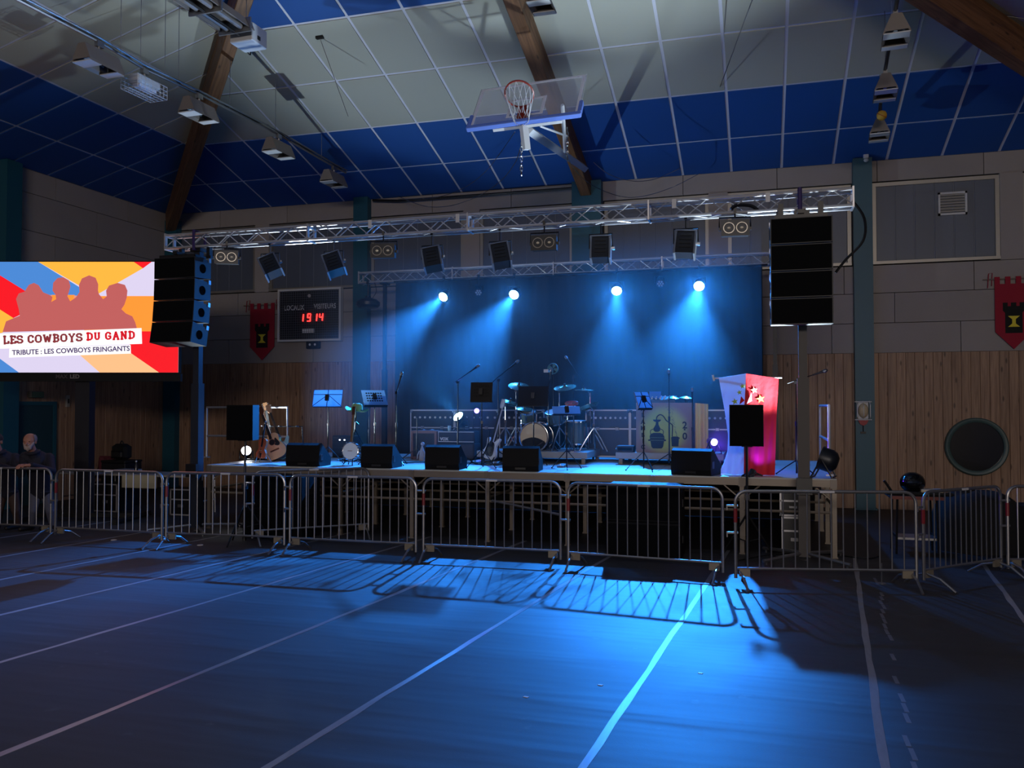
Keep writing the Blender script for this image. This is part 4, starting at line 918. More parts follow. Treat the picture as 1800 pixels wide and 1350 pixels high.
# violin on a stand
pv = at_y(459, 812, 12.94); t = thing('violin', 'small reddish violin on a stand before the acoustic guitar', 'violin', (pv.x, 12.94, ZD + .08)); m3 = gm(-.15, .06, -.1)
out = [(0, 0), (.09, .015), (.104, .08), (.08, .13), (.062, .165), (.068, .21), (.082, .25), (.075, .32), (.02, .355), (-.02, .355), (-.075, .32), (-.082, .25), (-.068, .21), (-.062, .165), (-.08, .13), (-.104, .08), (-.09, .015)]
mb = MB(); mb.m = m3; b = mb.prism([(v.x, v.y) for v in spl([(a, c_, 0) for a, c_ in out], 3)], -.03, .02).build('body', M('violin_varnish', (196, 92, 54), .22), t)
mb = MB(); mb.m = m3; mb.box(-.012, .012, -.045, -.03, .2, .6).build('fingerboard', m_dark, t)
mb = MB(); mb.m = m3; mb.ball((0, -.03, .63), (.014, .03, .03), 8, 6).tube([(-.04, -.03, .6), (.04, -.03, .6)], .006).tube([(-.04, -.03, .62), (.04, -.03, .62)], .006).build('scroll', m_side, t)
mb = MB(); mb.m = m3; mb.box(-.02, .02, -.055, -.03, .13, .14).build('bridge', m_spruce, t); mb = MB(); mb.m = m3; mb.prism([(-.02, .09), (.02, .09), (.008, .01), (-.008, .01)], -.04, -.03).build('tailpiece', m_dark, t)
t = thing('violin_stand', 'little folding stand with pale ends under the violin', 'stand', (pv.x, 12.97, ZD)); tripod(t, ZD, .3, .17, 3, .3, .008, m_chrome); MB().tube([(-.1, -.03, .08), (0, 0, .2), (.1, -.03, .08)], .008).tube([(0, 0, .28), (0, .04, .62)], .007).build('cradle', m_chrome, t)
# banjo on its stand, hat on a stand
pb = at_y(617, 793, 12.90); t = thing('banjo', 'banjo with round pale head turned to the crowd beside the monitor', 'banjo', (pb.x, 12.90, pb.z)); m3 = Matrix.Rotation(-.15, 4, 'X') @ Matrix.Rotation(PI / 2, 4, 'X')
rb = .155; mb = MB(); mb.m = m3; rim = mb.lathe([(rb, -.05), (rb, .03), (rb - .012, .035), (rb - .02, .03)], 24).build('rim', m_chrome, t, True)
mb = MB(); mb.m = m3; mb.lathe([(rb - .014, .032), (rb - .02, .037), (0, .037)], 24).build('head', M('banjo_skin', (225, 232, 226), .5), t)
for k in range(18):
    q = 2 * PI * k / 18; mb = MB(); mb.m = m3; mb.box(rb * math.cos(q) - .008, rb * math.cos(q) + .008, rb * math.sin(q) - .008, rb * math.sin(q) + .008, -.05, .045).build('tension_hook', m_chrome, rim)
mb = MB(); mb.m = m3; mb.box(-.018, .018, rb, .62, -.01, .02).build('neck', m_neck, t); mb = MB(); mb.m = m3; mb.box(-.03, .03, .62, .76, -.005, .015).build('headstock', m_side, t); mb = MB(); mb.m = m3; mb.box(-.04, .04, -.004, .004, .026, .045).build('bridge', m_neck, t)
t = thing('banjo_stand', 'thin black stand behind the banjo', 'stand', (pb.x, 12.99, ZD)); tripod(t, ZD, .3, .2, 3, .9); MB().tube([(0, 0, .3), (0, -.02, .62)], .01).tube([(-.08, -.1, .1), (0, 0, .25), (.08, -.1, .1)], .009).build('cradle', m_stand, t)
ph = at_y(627, 722, 13.27); t = thing('hat_stand', 'tripod stand with crossed clamps under the cowboy hat', 'stand', (ph.x - .03, 13.27, ZD)); tripod(t, ZD, .6, .28, 3, .6); MB().tube([(0, 0, .55), (.02, 0, ph.z - ZD + .06)], .012).tube([(-.06, 0, .78), (.07, 0, .68)], .012).build('pole', m_stand, t)
m_hat = M('green_lit_felt', (128, 150, 96), .85)  # felt coloured green in place of the green light on it
h = thing('cowboy_hat', 'green-lit felt cowboy hat resting on a microphone stand', 'hat', (ph.x, 13.27, ph.z))
def brim(u, v):
    q = 2 * PI * u; r = .09 + .1 * v; up_ = .06 * v * v * abs(math.cos(q)) ** 2 - .02 * v * abs(math.sin(q)); return (r * 1.05 * math.cos(q), r * 1.15 * math.sin(q), up_)
mb = MB(); mb.m = rotm(0, .12, .1); mb.grid(brim, 28, 5); mb.grid(lambda u, v: tuple(Vector(brim(1 - u, v)) + Vector((0, 0, -.006))), 28, 5); mb.build('brim', m_hat, h, True)
def crown(u, v):
    q = 2 * PI * u; k = [(0, 1.0), (.3, .97), (.6, .9), (.85, .82), (1.0, .6), (.93, .25), (.88, 0)]; f_ = v * 6; i = min(5, int(f_)); a = f_ - i
    zz = k[i][0] + (k[i + 1][0] - k[i][0]) * a; rr_ = k[i][1] + (k[i + 1][1] - k[i][1]) * a; return (.098 * rr_ * math.cos(q), .115 * rr_ * math.sin(q), .135 * zz - (.02 * abs(math.cos(q)) if v > .6 else 0))
mb = MB(); mb.m = rotm(0, .12, .1); mb.grid(crown, 24, 12); mb.build('crown', m_hat, h, True)
mb = MB(); mb.m = rotm(0, .12, .1); mb.lathe([(.1, .005), (.1, .03)], 20).build('hat_band', m_side, h)
# ---- amplifiers and cases at the back of the stage
AY_ = 14.69
def pxbox(px0, px1, py0, Y, z0):
    a, b = at_y(px0, py0, Y), at_y(px1, py0, Y); return a.x, b.x, (a.z + b.z) / 2 - z0
m_tolex = M('black_tolex', (26, 24, 28), .7, bump=(160, .2)); m_brown = M('brown_edging', (112, 84, 84), .6); m_cloth = M('grille_cloth', (34, 36, 44), .8, noise=(150, .3))
x0, x1, h = pxbox(722, 768, 757, AY_, ZD)
t = thing('speaker_cabinet', 'square speaker cabinet with brown edging left of the amplifier', 'loudspeaker', ((x0 + x1) / 2, AY_, ZD)); w2 = (x1 - x0) / 2
MB().box(-w2 + .01, w2 - .01, .02, .35, .01, h - .01).build('cabinet', m_tolex, t)
MB().bbox(-w2, -w2 + .05, -.01, .36, 0, h, .01).bbox(w2 - .05, w2, -.01, .36, 0, h, .01).box(-w2 + .05, w2 - .05, -.01, .36, h - .05, h).box(-w2 + .05, w2 - .05, -.01, .36, 0, .05).build('edging', m_brown, t)
MB().box(-w2 + .05, w2 - .05, .005, .02, .05, h - .05).build('grille', m_cloth, t)
x0, x1, h = pxbox(769, 834, 779, AY_, ZD); w2 = (x1 - x0) / 2; AMPX = (x0 + x1) / 2
t = thing('guitar_amplifier', 'black speaker cabinet under the amplifier head with white lettering', 'amplifier', (AMPX, AY_, ZD))
MB().bbox(-w2, w2, 0, .34, 0, h, .012).build('cabinet', m_tolex, t); MB().box(-w2 + .03, w2 - .03, -.01, 0, .03, h - .03).build('grille', M('brownish_grille', (52, 48, 50), .8, noise=(120, .3)), t)
for s in (-1, 1): MB().box(s * w2 - .006, s * w2 + .006, .12, .24, h * .6, h * .75).build('handle', m_black, t)
t = thing('amplifier_head', 'black amplifier head with white brand lettering and pale piping', 'amplifier', (AMPX, AY_ + .02, ZD + h)); h2 = at_y(800, 758, AY_).z - ZD - h; AMPT = ZD + h + h2
MB().bbox(-w2, w2, 0, .28, 0, h2, .012).build('cabinet', m_tolex, t)
MB().box(-w2 + .03, w2 - .03, -.008, 0, .035, h2 - .02).build('front_panel', m_cloth, t)
MB().box(-w2 + .02, w2 - .02, -.014, -.006, .02, .032).box(-w2 + .02, w2 - .02, -.014, -.006, h2 - .02, h2 - .008).box(-w2 + .01, -w2 + .02, -.014, -.006, .02, h2 - .008).build('piping', m_white, t)
text('lettering', 'VOX', .075, m_white, t, upright(-w2 + .13, -.012, .05), .002, .003)
MB().tube([(-.1, .14, h2), (-.08, .14, h2 + .03), (.08, .14, h2 + .03), (.1, .14, h2)], .012).build('carry_handle', m_black, t)
for nm_, px, lab in (('drinking_glass', 790, 'small drinking glass standing on the amplifier head'),):
    g_ = thing(nm_, lab, 'glass', (at_y(px, 750, AY_ + .1).x, AY_ + .1, AMPT)); MB().lathe([(.028, 0), (.034, .1), (.031, .1), (.026, .008), (0, .008)], 14).build('tumbler', M('tumbler_glass', (150, 190, 210), .1), g_, True); MB().lathe([(0, .009), (.026, .009), (.029, .06), (0, .06)], 12).build('drink', M('drink', (120, 130, 120), .2), g_)
cl = MB().grid(lambda u, v: (at_y(754, 757, AY_ + .1).x + (u - .5) * .26, AY_ + .08 + v * .2, AMPT + .012 + .02 * math.sin(u * 9 + v * 4) * math.sin(v * 3)), 14, 6); cl.grid(lambda u, v: (at_y(754, 757, AY_ + .1).x + (.5 - u) * .26, AY_ + .08 + v * .2, AMPT + .002 + .02 * math.sin((1 - u) * 9 + v * 4) * math.sin(v * 3)), 14, 6)
tag(cl.build('cloth', M('pale_cloth', (120, 140, 160), .8)), 'crumpled pale cloth lying on the speaker cabinet', 'cloth')
ps = at_y(742, 805, 13.91); t = thing('figurine', 'small pale grey figure with round head beside the amplifier', 'figure', (ps.x, 13.91, ZD))
mb = MB(); mb.lathe([(0, 0), (.05, 0), (.06, .05), (.05, .14), (.035, .22), (.018, .27), (.016, .29)], 14).build('body', M('pale_clay', (150, 152, 160), .7), t, True)
MB().ball((.01, 0, .325), .035, 12, 8).build('head', M('pale_clay', (150, 152, 160), .7), t, True); MB().tube(spl([(-.045, -.01, .2), (-.075, -.02, .13), (-.07, -.05, .06)], 4, False), .013).tube(spl([(.04, -.01, .2), (.065, -.03, .13), (.05, -.06, .08)], 4, False), .013).build('arms', M('pale_clay', (150, 152, 160), .7), t, True)
m_case = M('case_laminate', (18, 20, 26), .4, bump=(70, .1))
CY = 15.40
def case(px0, px1, lab, dots, pt=720, Y=CY):
    x0, x1, h = pxbox(px0, px1, pt, Y, ZD); w2 = (x1 - x0) / 2; t = thing('flight_case', lab, 'case', ((x0 + x1) / 2, Y, ZD), 0, 'flight cases along the backdrop'); d = .3
    MB().box(-w2 + .01, w2 - .01, .01, d - .01, .06, h - .008).build('case_body', m_case, t)
    hm = h * .62; e = MB()
    for z in (h - .012, hm, .07): e.box(-w2, w2, 0, .02, z - .012, z + .012)
    for s in (-1, 1): e.box(s * w2 - .012, s * w2 + .012, 0, .02, .06, h)
    e.build('edge_profile', m_alu, t)
    for sx_ in (-1, 1):
        for z in (h - .03, .08): MB().ball((sx_ * (w2 - .015), .012, z), .035, 8, 6).build('ball_corner', m_galv, t)
    for k in (-.45, .45): MB().bbox(k * w2 - .035, k * w2 + .035, -.012, .01, hm - .03, hm + .03, .008).build('latch', m_galv, t)
    for k in (-.7, .7):
        mb = MB(); mb.m = Matrix.Translation((k * w2, .08, .03)) @ Matrix.Rotation(PI / 2, 4, 'Y'); mb.lathe([(0, -.015), (.03, -.015), (.03, .015), (0, .015)], 10).build('wheel', m_black, t)
    for k in range(dots):
        mb = MB(); mb.m = Matrix.Translation((-w2 + .09 + k * (2 * w2 - .16) / max(1, dots - 1), -.002, h * .835)) @ Matrix.Rotation(PI / 2, 4, 'X'); mb.lathe([(.022, -.012), (.022, .004), (.014, .008), (0, .008)], 10).build('pale_stud', m_white, t)
case(722, 798, 'black flight case with pale studs behind the speaker cabinet', 8); case(800, 876, 'black flight case behind the amplifier head and the lit spot', 6); case(878, 956, 'black flight case with pale studs behind the left of the drum kit', 8)
case(1030, 1106, 'black flight case with pale studs right of the drum kit', 8); case(1108, 1186, 'black flight case behind the banner booth', 7); case(1238, 1322, 'black flight case with pale studs behind the violet lamp', 8)
# ---- rack and small gear at the left
x0, x1, h = pxbox(588, 616, 766, 14.74, ZD); t = thing('effects_rack', 'small black equipment rack with two lit displays behind the banjo', 'rack', ((x0 + x1) / 2, 14.74, ZD)); w2 = (x1 - x0) / 2 + .05
MB().bbox(-w2, w2, 0, .35, 0, h, .01).build('rack_case', m_black, t)
for k in range(4): MB().box(-w2 + .02, w2 - .02, -.01, 0, .04 + k * (h - .06) / 4, .03 + (k + .85) * (h - .06) / 4).build('rack_unit', m_fix, t)
for k in (-1, 1): MB().ball((k * .05, -.012, h - .08), (.02, .008, .014), 8, 5).build('display', M('lit_display', (255, 255, 255), .3, emit=(235, 240, 255), power=3), t)
# ---- railings at the stage ends
m_railing = M('white_railing', (176, 178, 184), .35, .6)
RYL = 14.00; a, b = at_y(364, 716, RYL), at_y(505, 718, RYL)
t = thing('stage_railing', 'pale tubular railing at the left end of the stage', 'railing', (a.x, RYL, ZD)); L_ = b.x - a.x; hz_ = a.z - ZD; hz2 = at_y(364, 766, RYL).z - ZD
MB().tube([(0, 0, 0), (0, 0, hz_), (L_, 0, hz_), (L_, 0, 0)], .022, 8).build('frame', m_railing, t); MB().tube([(0, 0, hz2), (L_, 0, hz2)], .02, 8).build('mid_rail', m_railing, t)
for xx in (0, L_): MB().box(xx - .05, xx + .05, -.05, .05, 0, .02).build('foot', m_railing, t)
t = thing('stage_railing', 'pale tubular railing standing end-on at the right end of the stage', 'railing', (STX1 - .05, 12.90, ZD)); zt_ = at_y(1467, 713, 12.90).z - ZD
MB().tube([(0, 0, 0), (0, 0, zt_), (0, 1.9, zt_), (0, 1.9, 0)], .022, 8).build('frame', m_railing, t); MB().tube([(0, 0, zt_ * .5), (0, 1.9, zt_ * .5)], .02, 8).build('mid_rail', m_railing, t)
for yy in (0, 1.9): MB().box(-.05, .05, yy - .05, yy + .05, 0, .02).build('foot', m_railing, t)

# ---- drum kit
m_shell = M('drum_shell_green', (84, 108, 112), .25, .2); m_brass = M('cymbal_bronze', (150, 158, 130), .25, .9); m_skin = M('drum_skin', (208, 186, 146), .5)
DY = 14.93
def drum(lab, px, py, Y, r, dep, m3, skin, shell=None, name='tom_drum', lugs=6, stand=None):
    c = at_y(px, py, Y); t = thing(name, lab, 'drum', (c.x, Y, c.z), 0, 'drum kit'); sh = shell or m_shell
    mb = MB(); mb.m = m3; s_ = mb.lathe([(r, -dep / 2), (r, dep / 2)], 24).build('shell', sh, t, True)
    for z in (-dep / 2, dep / 2): mb = MB(); mb.m = m3; mb.lathe([(r + .004, z - .014), (r + .014, z - .012), (r + .014, z + .012), (r + .004, z + .014), (r - .012, z + .014), (r - .012, z - .014)], 24).build('hoop', m_chrome, t, True)
    mb = MB(); mb.m = m3; hd = mb.lathe([(r - .004, dep / 2 + .002), (r - .01, dep / 2 + .006), (0, dep / 2 + .006)], 24).build('head', skin, t)
    for k in range(lugs):
        q = 2 * PI * (k + .5) / lugs; mb = MB(); mb.m = m3; mb.box(r * math.cos(q) - .013, r * math.cos(q) + .013, r * math.sin(q) - .013, r * math.sin(q) + .013, -dep * .3, dep * .3).build('lug', m_chrome, s_)
    return t, c
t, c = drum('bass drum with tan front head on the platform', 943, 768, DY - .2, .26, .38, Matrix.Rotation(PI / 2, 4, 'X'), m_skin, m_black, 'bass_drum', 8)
mb = MB(); mb.m = Matrix.Translation((0, -.199, -.1)); mb.prism([(v.x, v.y) for v in spl([(-.22, .02), (-.12, .08), (0, .1), (.12, .07), (.22, .0), (.16, -.1), (0, -.145), (-.16, -.1)], 3)], -.001, .0).build('head_shade', m_dark, t)  # dark oval painted on for the unlit lower half of the head
for s in (-1, 1): MB().tube([(s * .2, -.1, -.16), (s * .34, -.16, RZ - c.z + .01)], .01).build('spur', m_chrome, t)
MB().tube([(0, 0, .27), (0, 0, .42), (-.14, -.05, .44)], .014).tube([(0, 0, .42), (.14, -.05, .44)], .014).build('tom_holder', m_chrome, t)
drum('small tom drum over the left of the bass drum', 929, 732, DY - .15, .14, .18, rotm(.35, .1), M('white_skin', (190, 196, 200), .5))
drum('tom drum over the right of the bass drum', 976, 733, DY - .15, .16, .2, rotm(.35, -.1), MATS['white_skin'])
t, c = drum('floor tom at the right of the bass drum', 1013, 760, DY + .1, .2, .4, rotm(.05, 0), MATS['white_skin'])
for k in range(3): q = 2 * PI * k / 3 + .3; MB().tube([(.21 * math.cos(q), .21 * math.sin(q), .1), (.22 * math.cos(q), .22 * math.sin(q), RZ - c.z)], .008).build('leg', m_chrome, t)
t, c = drum('snare drum on a stand behind the tom drums', 998, 722, DY + .35, .17, .14, rotm(.1, 0), MATS['white_skin'], m_chrome, 'snare_drum')
MB().tube([(0, 0, -.07), (0, 0, RZ - c.z + .2)], .014).tube([(-.16, 0, -.07), (0, 0, -.12), (.16, 0, -.07)], .01).build('stand_post', m_chrome, t)
for k in range(3): q = 2 * PI * k / 3; MB().tube([(0, 0, RZ - c.z + .25), (.22 * math.cos(q), .22 * math.sin(q), RZ - c.z + .01)], .01).build('stand_leg', m_chrome, t)
def cymbal(px, py, Y, r, tx, ty, lab, dx=0.0, china=False, pair=False, zb=RZ):
    c = at_y(px, py, Y); t = thing('cymbal_stand', lab, 'cymbal', (c.x + dx, Y, zb), 0, 'cymbals of the drum kit'); zt_ = c.z - zb
    tripod(t, zb, .42, .28, 3, R.uniform(0, 2), .012, m_chrome); 
    MB().tube([(0, 0, .12), (0, 0, zt_ * .6)], .015, 7).tube([(0, 0, zt_ * .6), (0, 0, zt_ * .93), (-dx, 0, zt_ + .05)], .01, 6).build('pole', m_chrome, t)
    MB().box(-.02, .02, -.02, .02, zt_ * .57, zt_ * .63).build('joint', m_chrome, t); MB().box(-.018, .018, -.018, .018, zt_ * .9, zt_ * .95).build('tilter', m_chrome, t)
    m3 = Matrix.Translation((-dx, 0, zt_)) @ rotm(tx, ty, 0)
    prof = [(0, .03), (r * .12, .028), (r * .2, .012), (r * .6, .004), (r, -.01), (r, -.013), (r * .6, .0), (r * .2, .008), (0, .02)]
    if china: prof = [(0, .03), (r * .12, .028), (r * .2, .0), (r * .75, -.02), (r, .03), (r, .027), (r * .75, -.024), (r * .2, -.004), (0, .02)]
    mb = MB(); mb.m = m3; mb.lathe(prof, 28).build('cymbal', m_brass, t, True)
    if pair: mb = MB(); mb.m = m3 @ Matrix.Translation((0, 0, -.05)) @ Matrix.Rotation(PI, 4, 'X'); mb.lathe(prof, 28).build('cymbal', m_brass, t, True)
    mb = MB(); mb.m = m3; mb.lathe([(0, .025), (.018, .03), (.018, .06), (0, .065)], 8).build('wing_nut', m_black, t)
cymbal(912, 678, 14.51, .19, .35, .18, 'crash cymbal high on the left of the drum kit', -.05)
cymbal(993, 680, 14.56, .2, .32, -.05, 'ride cymbal high in the middle of the drum kit', -.1)
cymbal(897, 706, 14.37, .14, .15, .35, 'hi-hat cymbals tilted at the left end of the drum kit', -.09, False, True)
cymbal(1034, 716, 14.65, .21, -.05, -.35, 'china cymbal turned up at the right of the drum kit', .1, True)
cymbal(1026, 685, 15.20, .19, .02, .02, 'thin cymbal seen edge-on at the right of the drum kit', .12)
cymbal(922, 718, 14.74, .15, .2, .2, 'small cymbal just under the music stand left of the bass drum', -.06)
p = at_y(1001, 709, 14.10); t = thing('tambourine', 'red-rimmed tambourine clamped to a stand over the drums', 'tambourine', (p.x, 14.28, p.z)); mb = MB(); mb.m = rotm(.2, 0); mb.lathe([(.11, -.025), (.115, 0), (.11, .025), (.1, .025), (.1, -.025), (.11, -.025)], 20).build('rim', M('red_rim', (150, 60, 50), .4), t, True)
for k in range(6): q = 2 * PI * k / 6; MB().box(.105 * math.cos(q) - .018, .105 * math.cos(q) + .018, .105 * math.sin(q) - .018, .105 * math.sin(q) + .018, -.012, .012).build('jingle', m_chrome, t)
MB().tube([(0, .1, 0), (0, .16, -.1), (0, .16, RZ - p.z)], .012).lathe([(0, RZ - p.z), (.12, RZ - p.z), (.12, RZ - p.z + .015), (0, RZ - p.z + .015)], 12).build('stand', m_chrome, t)
p = at_y(972, 648, 15.20); t = thing('clip_fan', 'small round greenish fan on a tall pole behind the drums', 'fan', (p.x, 15.20, p.z)); mb = MB(); mb.m = Matrix.Rotation(PI / 2, 4, 'X')
mb.lathe([(.1, -.03), (.105, 0), (.1, .03), (.09, .03), (.09, -.03), (.1, -.03)], 18).build('cage', M('greenish_plastic', (70, 120, 116), .5), t, True)
for k in range(4): mb = MB(); mb.m = Matrix.Rotation(PI / 2 * k + .3, 4, 'Y'); mb.prism([(.015, -.01), (.085, -.04), (.085, .03), (.015, .012)], -.004, .004).build('fan_blade', MATS['greenish_plastic'], t)
MB().tube([(0, .03, 0), (0, .06, -.1), (0, .06, RZ - p.z)], .012).lathe([(0, RZ - p.z), (.14, RZ - p.z), (.14, RZ - p.z + .015), (0, RZ - p.z + .015)], 12).build('pole', m_stand, t)
p = at_y(960, 652, 15.16); tag(MB().box(p.x - .045, p.x + .045, 15.15, 15.16, p.z - .03, p.z + .03).tube([(p.x + .03, 15.16, p.z), (p.x + .1, 15.25, p.z - .06)], .005).build('paper_label', m_white), 'small white card clipped beside the round fan', 'label')
t = thing('drum_stool', 'round black drum stool behind the bass drum', 'stool', (at_y(965, 760, 15.43).x, 15.40, RZ)); MB().lathe([(0, .5), (.16, .5), (.18, .53), (.17, .57), (0, .58)], 18).build('seat', m_black, t, True); tripod(t, RZ, .3, .24, 3, .1, .012, m_chrome); MB().tube([(0, 0, .1), (0, 0, .5)], .016).build('post', m_chrome, t)

# ---- booth with the printed cloth
BY = 14.48; xa, xb, bh = pxbox(1118, 1221, 708, BY, RZ); cx = (xa + xb) / 2; w2 = (xb - xa) / 2
bt = thing('banner_booth', 'booth with a printed cloth of a copper still and large letters', 'booth', (cx, BY, RZ))
def print_mat():
    m = bpy.data.materials.new('printed_cloth'); m.use_nodes = True; nt = m.node_tree; N = nt.nodes; L = nt.links; b = N['Principled BSDF']; b.inputs['Roughness'].default_value = .9
    tc = N.new('ShaderNodeTexCoord'); sep = N.new('ShaderNodeVectorMath'); sep.operation = 'SUBTRACT'; sep.inputs[1].default_value = (-.02, 0, bh * .46); L.new(tc.outputs['Object'], sep.inputs[0])
    ml = N.new('ShaderNodeVectorMath'); ml.operation = 'MULTIPLY'; ml.inputs[1].default_value = (1, 0, 1); L.new(sep.outputs[0], ml.inputs[0]); ln = N.new('ShaderNodeVectorMath'); ln.operation = 'LENGTH'; L.new(ml.outputs[0], ln.inputs[0])
    mr = N.new('ShaderNodeMapRange'); mr.inputs[1].default_value = .26; mr.inputs[2].default_value = .47; mr.interpolation_type = 'SMOOTHSTEP'; L.new(ln.outputs['Value'], mr.inputs[0])
    mx = N.new('ShaderNodeMix'); mx.data_type = 'RGBA'; mx.inputs[6].default_value = lin((176, 186, 92)); mx.inputs[7].default_value = lin((140, 118, 106)); L.new(mr.outputs[0], mx.inputs[0]); L.new(mx.outputs[2], b.inputs['Base Color']); return m
MB().grid(lambda u, v: (-w2 + 2 * w2 * u, .006 * math.sin(u * 14) * (1 - v), bh * v), 24, 4).build('printed_cloth', print_mat(), bt, True)
MB().box(-w2, w2, .02, .5, bh - .03, bh - .005).box(-w2, -w2 + .03, .02, .5, 0, bh - .03).box(w2 - .03, w2, .02, .5, 0, bh - .03).build('table_frame', m_black, bt)
MB().box(w2 - .025, w2 - .005, -.012, -.008, 0, bh).build('dark_edge', m_dark, bt)
m_ink = M('printed_ink', (26, 34, 40), .8); m_gold = M('yellow_curtain_cloth', (222, 188, 92), .8)
def BX(X): return (1110 + X / 8.44 - 1169.5) / 103. * 2 * w2
def BZ(Y): return bh - (640 + Y / 8.44 - 708) / 89. * bh
def ink(name, pts, sm=False, t0=-.016):
    q = [(BX(a), BZ(b)) for a, b in pts]
    if sm: q = [(v.x, v.y) for v in spl([(a, b, 0) for a, b in q], 3)]
    return MB().prism(q, t0, -.009).build(name, m_ink, bt)
ink('still_pot', [(272, 1078), (290, 1045), (330, 1028), (430, 1028), (470, 1045), (490, 1080), (492, 1125), (515, 1130), (515, 1150), (486, 1150), (472, 1235), (450, 1262), (320, 1262), (298, 1235), (284, 1150), (250, 1150), (250, 1130), (278, 1125)])
ink('still_bulb', [(368, 862), (402, 862), (405, 905), (430, 955), (428, 995), (400, 1012), (355, 1012), (330, 990), (332, 955), (362, 905)])
ink('still_cap', [(320, 828), (445, 828), (430, 852), (400, 866), (370, 866), (335, 852)])
ink('still_barrel', [(592, 1090), (620, 1080), (690, 1080), (708, 1095), (720, 1098), (720, 1108), (705, 1112), (698, 1228), (600, 1228)])
def inkline(name, pts, r): return MB().tube(spl([(BX(a), -.012, BZ(b)) for a, b in pts], 4, False), r, 5).build(name, m_ink, bt)
inkline('still_pipe', [(374, 830), (385, 782), (430, 752), (478, 778), (520, 840), (588, 888), (610, 925), (606, 1082)], .009)
inkline('still_handle', [(288, 1055), (284, 995), (332, 968)], .006); inkline('still_handle', [(470, 1055), (474, 995), (428, 965)], .006)
for y in (1100, 1140): MB().box(BX(285), BX(482), -.0185, -.016, BZ(y + 3), BZ(y - 3)).build('still_band', M('still_band', (120, 130, 90), .8), bt)
rr = random.Random(3)
sm = MB()
for k in range(70):
    v = rr.random(); X = 560 + 110 * v + rr.uniform(-70, 40) * (1 - v); Y = 560 + 520 * v; sm.box(BX(X), BX(X + rr.uniform(6, 16)), -.0125, -.0095, BZ(Y + 5), BZ(Y))
sm.build('printed_smoke', M('faint_ink', (90, 96, 78), .8), bt)
for chs, X, ys_, sz in (('ALAMBIC', 172, (665, 755, 860, 955, 1060, 1150, 1240), .1), ('2.0', 792, (905, 975, 1070), .16)):
    for ch, Y in zip(chs, ys_):
        if ch == '.': ink('full_stop', [(780, 963), (800, 963), (804, 975), (800, 987), (780, 987), (776, 975)]); continue
        text('lettering', ch, sz, m_ink, bt, upright(BX(X), -.011, BZ(Y) - sz * .36), .002, .004)
xe = at_y(1244, 720, BY).x - cx
MB().grid(lambda u, v: (w2 + .01 + (xe - w2) * u, -.01 + .03 * math.sin(u * 12), bh * (.995 - .02 * u) * v), 30, 3).grid(lambda u, v: (w2 + .01 + (xe - w2) * (1 - u), .0 + .03 * math.sin((1 - u) * 12), bh * (.995 - .02 * (1 - u)) * v), 30, 3).build('yellow_curtain', m_gold, bt, True)
# things on the booth
bz = RZ + bh
t = thing('mixing_desk', 'small dark mixer with pale knobs on top of the booth', 'mixer', (at_y(1165, 700, BY + .2).x, BY + .1, bz)); MB().prism([(0, 0), (0, .05), (.3, .12), (.3, 0)], -.22, .22, 'yz').build('mixer_body', m_fix, t)
for i in range(6):
    for j in range(3): MB().box(-.18 + i * .07 - .012, -.18 + i * .07 + .012, .04 + j * .08, .064 + j * .08, .06 + j * .019, .09 + j * .019).build('knob', m_white, t)
for k, (px, lab) in enumerate(((1182, 'small cymbal lying over the booth beside the mixer'), (1206, 'small cymbal lying at the right end of the booth'))):
    t = thing('hand_cymbal', lab, 'cymbal', (at_y(px, 703, BY + .12).x, BY + .14, bz), 0, 'small cymbals on the booth'); MB().lathe([(0, 0), (.03, 0), (.03, .07), (0, .07)], 8).build('spacer', m_black, t); mb = MB(); mb.m = Matrix.Translation((0, 0, .085)) @ rotm(.1, .1); mb.lathe([(0, .03), (.03, .025), (.12, .0), (.12, -.003), (.03, .0), (0, .0)], 20).build('cymbal', m_brass, t, True)
t = thing('score_sheet', 'blue sheet of paper standing on the left end of the booth', 'paper', (at_y(1150, 705, BY + .1).x, BY + .2, bz)); mb = MB(); mb.m = rotm(-.2); mb.box(-.1, .1, 0, .004, 0, .2).build('sheet', M('blue_paper', (60, 110, 200), .7), t); MB().box(-.1, .1, -.03, .06, 0, .006).build('holder', m_black, t)
x0, x1, h = pxbox(1084, 1114, 786, 14.46, RZ); t = thing('monitor_amplifier', 'small flat dark amplifier on the left end of the low platform', 'amplifier', ((x0 + x1) / 2, 14.43, RZ)); MB().bbox(-(x1 - x0) / 2, (x1 - x0) / 2, 0, .25, 0, .11, .008).build('amplifier_case', m_fix, t); MB().box(-.12, .12, -.006, 0, .03, .08).build('grille', m_grille, t); MB().ball((-.15, -.005, .055), .014, 8, 5).build('knob', m_chrome, t)

